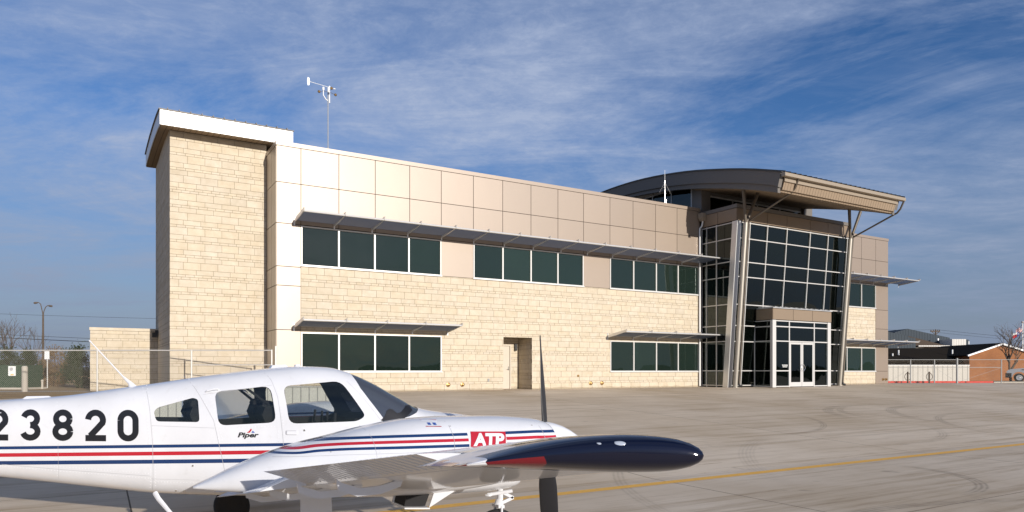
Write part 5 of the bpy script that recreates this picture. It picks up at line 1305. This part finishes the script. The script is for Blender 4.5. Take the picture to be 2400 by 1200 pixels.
# ---- nacelles
NS = [(452,1141,1145,.02),(500,1117,1149,.11),(560,1088,1152,.20),(640,1056,1155,.28),(700,1037,1158,.32),(765,1021,1160,.35),(852,999,1160,.38),(950,981,1158,.395),(1050,975,1148,.40),(1150,974,1130,.40),(1225,978,1112,.375),(1258,984,1100,.33),(1270,993,1088,.26)]
NX = [(a-1200)/289.0-0.868 for a,*_ in NS]; NT = [EYE+(869-b)/289.0 for _,b,_,_ in NS]; NB = [EYE+(869-c)/289.0 for _,_,c,_ in NS]; NH = [d for *_,d in NS]
def nsec_(X): return pchip(NX,NT,X), pchip(NX,NB,X), pchip(NX,NH,X)
NEX = 2.5
def npt(X, th):
    zt_,zb_,hw = nsec_(X); zc_ = zb_+0.48*(zt_-zb_); c,s_ = math.cos(th),math.sin(th)
    return (X, hw*math.copysign(abs(c)**(2/NEX),c), zc_+((zt_-zc_) if s_>0 else (zc_-zb_))*math.copysign(abs(s_)**(2/NEX),s_))
def nside(X, Z):
    zt_,zb_,hw = nsec_(X); zc_ = zb_+0.48*(zt_-zb_); h = (zt_-zc_) if Z > zc_ else (zc_-zb_)
    return hw*max(0.0,1-min(1,abs(Z-zc_)/h)**NEX)**(1/NEX)
# centre line of the painted stripes along the nacelle, and their spread
CX = [((px-1200)/304.0-0.868-0.165, EYE+(869-py)/304.0, k) for px,py,k in ((600,1066,.45),(640,1061,.6),(670,1058.5,.68),(705,1056,.75),(757,1048,.85),(845,1041,.93),(960,1036,1.0),(1090,1031.5,1.0),(1260,1025,1.0))]
def nuv(p):
    zc_ = pchip([c[0] for c in CX],[c[1] for c in CX],p[0]); k = pchip([c[0] for c in CX],[c[2] for c in CX],p[0]); return (p[0], (p[2]-zc_)/k)
bx = lambda px: (px-1200)/304.0-0.868-0.165
M['nac'] = uvstripe_mat('nacelle_paint', BODY, [(lo_,hi_,c,a,b) for (lo_,hi_,c) in ((0.032,0.053,(0.006,0.03,0.11)),(-0.011,0.012,RED),(-0.053,-0.031,(0.006,0.03,0.11))) for (a,b) in ((bx(640),bx(1098)),(bx(1186),bx(1400)))])
for s in (1,-1):
    NY = 1.95*s
    mb = MB(); Xn = [NX[0]+(NX[-1]-NX[0])*i/90 for i in range(91)]; loft(mb, Xn, lambda X,t: npt(X,t), 48)
    nc = mb.build('engine_nacelle', M['nac'], AC, smooth=True, xf=lambda p: T((p[0],p[1]+NY,p[2])), uv=nuv, angle=45)
    sh = lambda p: T((p[0],s*p[1]+NY,p[2]))
    # emblem panel
    if s == 1:
        zA0,zA1 = EYE+(869-1047)/304.0, EYE+(869-1012)/304.0
        mb = MB(); n = 12
        def PP(u,v,off): 
            z = zA0+(zA1-zA0)*v; x = bx(1100)+(bx(1181)-bx(1100))*u + 0.02*v; return (x, nside(x,z)+off, z)
        for lay,(i0,i1,j0,j1,off) in enumerate(((0,1,0,1,0.004),)):
            for i in range(n):
                for j in range(6): mb.add([PP(i/n,j/6,off),PP((i+1)/n,j/6,off),PP((i+1)/n,(j+1)/6,off),PP(i/n,(j+1)/6,off)],[(0,1,2,3)])
        mb.build('emblem_panel', M['acred'], nc, xf=sh)
        mb = MB(); text_decal(mb, 'ATP', bx(1106), bx(1181), EYE+(869-1043.5)/304.0, 0.088, nside, 0.0, 0.22, 0.006, 0.008); mb.build('emblem_lettering', M['acwhite'], nc, xf=sh)
        # placard
        mb = MB()
        def rect(px0,px1,py0,py1,off):
            a = [((px-1200)/302-0.868-0.12, EYE+(869-py)/302) for px,py in ((px0,py1),(px1,py1),(px1,py0),(px0,py0))]; mb.add([(x,nside(x,z)+off,z) for x,z in a],[(0,1,2,3)])
        rect(996,1032,986,1001,0.003); mb.build('placard_border', M['acred'], nc, xf=sh); mb = MB(); rect(997.5,1030.5,987.5,999.5,0.005); mb.build('placard', M['acwhite'], nc, xf=sh)
        mb = MB(); rect(1004,1011,992,997,0.007); rect(1016,1023,992,997,0.007); mb.build('placard_marks', M['acblue'], nc, xf=sh)
        mb = MB(); 
        skinline(mb, [((px-1200)/302-0.99, EYE+(869-py)/302) for px,py in ((1046,978),(1050,1000),(1052,1030),(1050,1062))], 0.003, 0.002, nside)
        skinline(mb, [((px-1200)/302-0.99, EYE+(869-py)/302) for px,py in ((1262,990),(1266,1020),(1266,1050))], 0.003, 0.002, nside)
        skinline(mb, [((px-1200)/302-0.99, EYE+(869-py)/302) for px,py in ((862,1002),(868,1030),(872,1070))], 0.0025, 0.002, nside)
        skinline(mb, [((px-1200)/302-0.99, EYE+(869-py)/302) for px,py in ((640,1075),(800,1066),(1000,1058),(1180,1052))], 0.0025, 0.002, nside)
        mb.build('cowl_seam', M['acgrey'], nc, xf=sh)
        mb = MB()
        for px,py in ((1053,1000),(1246,998),(1110,1050),(770,1060),(1028,1056)): 
            x = (px-1200)/302-0.99; z = EYE+(869-py)/302; y = nside(x,z); mb.lathe((x,y,z),(0,1,0),[(0,0.007),(0.003,0.006)],8)
        mb.build('cowl_fastener', M['acgrey'], nc, xf=sh)
    # spinner and propeller
    hub = (-0.615,0,0.352)
    prof_ = [(0,0.166),(0.03,0.165),(0.08,0.155),(0.14,0.135),(0.20,0.105),(0.26,0.065),(0.30,0.032),(0.325,0.004)]
    pr_ = MB().lathe(hub,(1,0,0),prof_,36).build('spinner', M['acwhite'], AC, smooth=True, xf=sh, angle=50)
    for k,sg in ((1,-1),(-1,1)):
        m_ = MB(); secs = []
        for i in range(22):
            r = 0.14+ (0.865-0.14)*i/21; fr = r/0.865; beta = R(44-20*((fr-0.16)/0.84)); ch_ = 0.155*(1-0.25*abs(fr-0.6))*(1.0 if fr < 0.86 else math.sqrt(max(0.03,1-((fr-0.86)/0.14)**2)))*(0.72+0.28*min(1,(fr-0.16)/0.25)); th = 0.030*(1-0.72*fr)
            cd = Vector((math.sin(beta), sg*math.cos(beta), 0)); nd = Vector((math.cos(beta), -sg*math.sin(beta), 0)); sec = []; ax = Vector((0,0,k*r))
            if s == -1: cd = Vector((math.sin(beta),0,sg*math.cos(beta))); nd = Vector((math.cos(beta),0,-sg*math.sin(beta))); ax = Vector((0,k*r,0))
            for a in range(16):
                an = 2*math.pi*a/16; sec.append(tuple(Vector((hub[0]+0.02-0.045*k*fr,0,hub[2]))+ax + cd*(ch_/2*math.cos(an)) + nd*(th/2*math.sin(an))))
            secs.append(sec)
        wloft(m_, secs); m_.build('propeller_blade', M['prop'], pr_, smooth=True, xf=sh, angle=60)
    # cowl flap with its open duct
    m_ = MB(); zc0 = EYE+(869-1146)/289.0; zc1 = EYE+(869-1183)/289.0; X_ = lambda px: (px-1200)/289.0-0.868
    y0,y1 = -0.17,0.17
    m_.hexa([(X_(932),y0,zc1-0.012),(X_(990),y0,zc1-0.012),(X_(990),y1,zc1-0.012),(X_(932),y1,zc1-0.012),(X_(932),y0,zc1),(X_(990),y0,zc1),(X_(990),y1,zc1),(X_(932),y1,zc1)])
    for y in (y0,y1-0.01): m_.prism([(X_(934),zc1),(X_(988),zc1),(X_(1045),zc0-0.0),(X_(1045),zc0+0.05),(X_(1003),zc0+0.05),(X_(944),zc0+0.05)] if y<0 else [(X_(988),zc1),(X_(1045),zc0),(X_(1045),zc0+0.05),(X_(1005),zc0+0.05)], lambda p:(p[0],y,p[1]), lambda p:(p[0],y+0.01,p[1]))
    m_.build('cowl_flap', M['acwhite'], nc, xf=sh)
    m_ = MB(); m_.prism([(X_(938),zc1+0.004),(X_(986),zc1+0.004),(X_(1003),zc0+0.04),(X_(948),zc0+0.04)], lambda p:(p[0],0.10,p[1]), lambda p:(p[0],y0+0.02,p[1])); m_.build('exhaust_duct', M['acdark'], nc, xf=sh)
    # main gear
    GX = -2.41 if s == 1 else -2.62; GY = 1.62*s; zgw = GP+0.215
    m_ = MB(); m_.tube([(GX,GY,tez(1.6)+0.02),(GX,GY,zgw+0.10)],0.035,12); m_.tube([(GX,GY,zgw+0.16),(GX,GY-s*0.0,zgw)],0.026,10); m_.tube([(GX,GY-0.07,zgw),(GX,GY+0.07,zgw)],0.02,8); m_.bar((GX-0.05,GY,zgw+0.24),(GX-0.11,GY,zgw+0.15),0.03,0.02); m_.bar((GX-0.11,GY,zgw+0.15),(GX-0.03,GY,zgw+0.05),0.03,0.02)
    lg = m_.build('main_gear_leg', M['acwhite'], AC, smooth=True, xf=T)
    w_ = MB().lathe((GX,GY-s*0.13,zgw),(0,-s,0),[(-0.075,0.12),(-0.08,0.17),(-0.055,0.205),(0,0.215),(0.055,0.205),(0.08,0.17),(0.075,0.12)],36).build('tyre', M['rubber'], lg, smooth=True, xf=T, angle=60)
    MB().lathe((GX,GY-s*0.13,zgw),(0,1,0),[(-0.065,0.12),(-0.05,0.10),(-0.055,0.04),(0.055,0.04),(0.05,0.10),(0.065,0.12)],24).build('wheel_hub', M['alu'], lg, smooth=True, xf=T, angle=40)
    dX = 0.62 if s == 1 else 0.0
    m_ = MB(); Yd = GY+s*0.13
    m_.prism([(GX-0.13,tez(1.7)+0.02),(GX+0.12,tez(1.7)+0.02),(GX+0.15,-0.55),(GX-0.13,-0.55)] if s == 1 else [(GX-0.13,tez(1.7)),(GX+0.13,tez(1.7)),(GX+0.11,-0.33),(GX-0.11,-0.33)], lambda p:(p[0],Yd,p[1]), lambda p:(p[0],Yd+0.012,p[1]))
    m_.build('gear_door', M['acwhite'], lg, xf=T)
# nose gear
m_ = MB(); NGX = -0.12; zg = EYE+(869-1190)/230.9
zw = GP+0.20
m_.tube([(NGX,0,EYE+(869-1140)/230.9),(NGX,0,EYE+(869-1172)/230.9)],0.026,12); m_.tube([(NGX,0,EYE+(869-1172)/230.9),(NGX-0.02,0,EYE+(869-1186)/230.9)],0.042,12)
m_.tube([(NGX-0.13,0.0,EYE+(869-1160)/230.9),(NGX+0.10,0.05,EYE+(869-1149)/230.9)],0.018,8); m_.tube([(NGX-0.13,0.02,EYE+(869-1158)/230.9),(NGX-0.13,0.02,EYE+(869-1162)/230.9)],0.03,8)
m_.bar((NGX+0.03,0.0,EYE+(869-1155)/230.9),(NGX+0.13,0.0,EYE+(869-1166)/230.9),0.022,0.03); m_.bar((NGX+0.13,0.0,EYE+(869-1166)/230.9),(NGX+0.03,0.0,EYE+(869-1177)/230.9),0.022,0.03)
for y in (-0.075,0.075): m_.bar((NGX-0.02,y,EYE+(869-1184)/230.9),(NGX-0.02,y,zw),0.035,0.015)
m_.bar((NGX-0.02,-0.08,EYE+(869-1185)/230.9),(NGX-0.02,0.08,EYE+(869-1185)/230.9),0.06,0.03)
ng = m_.build('nose_gear_leg', M['acwhite'], AC, smooth=True, xf=T)
MB().lathe((NGX-0.02,0,zw),(0,1,0),[(-0.055,0.10),(-0.062,0.15),(-0.04,0.19),(0,0.20),(0.04,0.19),(0.062,0.15),(0.055,0.10)],32).build('tyre', M['rubber'], ng, smooth=True, xf=T, angle=60)
mb = MB()
for px in (1160,1178):
    x,z = S2(px,1134,0.35); mb.add([(x-0.026,fside(x-0.026,z-0.04)+0.004,z-0.035),(x+0.020,fside(x+0.02,z-0.04)+0.004,z-0.030),(x+0.030,fside(x+0.03,z+0.03)+0.004,z+0.032),(x-0.022,fside(x-0.022,z+0.03)+0.004,z+0.035)],[(0,1,2,3)])
decal('cooling_slot', mb, M['acdark'], AC)
# tail surfaces (left of the picture, seen from other positions)
mb = MB(); prof_ = [(-6.6,0.25),(-7.35,1.75),(-8.0,1.75),(-7.75,0.15)]; mb.prism(prof_, lambda p:(p[0],-0.045,p[1]), lambda p:(p[0],0.045,p[1])); mb.build('tail_fin', M['acwhite'], AC, xf=T)
mb = MB()
for s in (1,-1): mb.hexa([(-8.0,0,1.76),(-7.2,0,1.76),(-7.35,s*1.8,1.76),(-7.95,s*1.8,1.76),(-8.0,0,1.80),(-7.2,0,1.84),(-7.35,s*1.8,1.82),(-7.95,s*1.8,1.79)])
mb.build('tailplane', M['acwhite'], AC, xf=T)

# corrugated enclosure seen through the cabin windows
t = empty('corrugated_screen', (-8.25,16.2,0), 0, 'low grey corrugated metal screen seen through the cabin windows', 'screen')
zb_ = ground_z(-6.0,16.2)-0.12
MB().box(0,4.32,0,0.08,zb_,0.55).build('panel', M['corr_near'], t); MB().box(-0.02,4.34,-0.02,0.10,0.552,0.58).build('cap', M['galv'], t)

# ================================================================== light, sky, camera
EL, AZ = 12.8, 3.3
hdir = (-WD*math.cos(R(AZ)) + UD*math.sin(R(AZ))); sdir = (hdir*math.cos(R(EL)) + Vector((0,0,math.sin(R(EL))))).normalized()
sun = bpy.data.lights.new('sun','SUN'); sun.energy = 4.1; sun.angle = R(0.5); sun.color = (1.0,0.94,0.86)
so = bpy.data.objects.new('sun', sun); C.objects.link(so); so.rotation_euler = (-sdir).to_track_quat('-Z','Y').to_euler()
w = bpy.data.worlds.new('World'); SC.world = w; w.use_nodes = True; nt = w.node_tree; g = N(nt)
for n in list(nt.nodes): nt.nodes.remove(n)
out = nt.nodes.new('ShaderNodeOutputWorld')
sky = g.node('ShaderNodeTexSky'); sky.sky_type = 'NISHITA'; sky.sun_disc = False; sky.sun_elevation = R(EL)
sky.sun_rotation = math.atan2(sdir.x, sdir.y); sky.air_density = 1.0; sky.dust_density = 0.6; sky.ozone_density = 3.0; sky.altitude = 200
tc = g.node('ShaderNodeTexCoord'); sp = g.node('ShaderNodeSeparateXYZ', i_0=tc.outputs['Generated'])
zz = g.math('MAXIMUM', sp.outputs[2], 0.0)
den = g.math('ADD', zz, 0.12)
pv = g.node('ShaderNodeCombineXYZ', i_0=g.math('DIVIDE', sp.outputs[0], den), i_1=g.math('DIVIDE', sp.outputs[1], den))
def cn(scale, rot, sx, sy, detail=8.0, rough=0.6, off=(0,0,0), dist=0.0):
    mp = g.node('ShaderNodeMapping'); mp.inputs['Rotation'].default_value = (0,0,R(rot)); mp.inputs['Scale'].default_value = (sx,sy,1); mp.inputs['Location'].default_value = off
    g.set(mp.inputs[0], pv.outputs[0])
    return g.node('ShaderNodeTexNoise', i_Vector=mp.outputs[0], i_Scale=scale, i_Detail=detail, i_Roughness=rough, i_Distortion=dist).outputs[0]
c1 = g.ramp(cn(0.95,35,1.0,1.35,10.0,0.66,(3.1,1.2,0),0.5), 0.36, 0.66)
c2 = g.ramp(cn(2.6,50,0.55,1.5,10.0,0.70,(7.3,2.2,0),0.8), 0.42, 0.72)
c3 = g.ramp(cn(10.0,30,1.0,1.15,8.0,0.72,(1.3,4.2,0),0.4), 0.46, 0.72)
cm = g.math('ADD', g.math('MULTIPLY', c1, 0.62), g.math('MULTIPLY', g.math('MULTIPLY', c2, g.math('ADD', g.math('MULTIPLY', c1, 0.7), 0.3)), 0.5))
cm = g.math('ADD', cm, g.math('MULTIPLY', g.math('MULTIPLY', c3, c1), 0.30))
cm = g.math('MINIMUM', cm, 0.92)
hs = g.node('ShaderNodeHueSaturation', i_Saturation=1.2, i_Value=1.0, i_Color=sky.outputs[0])
cloud = g.node('ShaderNodeMix'); cloud.data_type = 'RGBA'; g.set(cloud.inputs[0], cm); g.set(cloud.inputs[6], g.mix(1.0, hs.outputs[0], (1.00,0.90,1.08,1), 'MULTIPLY')); cloud.inputs[7].default_value = (3.7,4.4,6.0,1)
# low band of grey-blue haze near the horizon
hz_ = g.node('ShaderNodeMapRange'); hz_.inputs[1].default_value = 0.0; hz_.inputs[2].default_value = 0.30; hz_.inputs[3].default_value = 0.9; hz_.inputs[4].default_value = 0.0; g.set(hz_.inputs[0], zz)
hm = g.node('ShaderNodeMix'); hm.data_type = 'RGBA'; g.set(hm.inputs[0], hz_.outputs[0]); g.set(hm.inputs[6], cloud.outputs[2]); hm.inputs[7].default_value = (1.75,2.25,3.25,1)
bg = g.node('ShaderNodeBackground', i_Strength=0.084); g.set(bg.inputs[0], hm.outputs[2]); g.set(out.inputs[0], bg.outputs[0])

cd = bpy.data.cameras.new('camera'); co = bpy.data.objects.new('camera', cd); C.objects.link(co); SC.camera = co
co.location = (0,0,EYE); co.rotation_euler = (R(90),0,0)
cd.sensor_width = 36.0; cd.lens = 36.0*1660/2400; cd.shift_y = (869-600)/2400; cd.clip_start = 0.05; cd.clip_end = 3000
SC.view_settings.view_transform = 'Standard'; SC.view_settings.look = 'None'; SC.view_settings.exposure = 0.38; SC.view_settings.gamma = 1.0
SC.cycles.max_bounces = 8; SC.cycles.transparent_max_bounces = 16
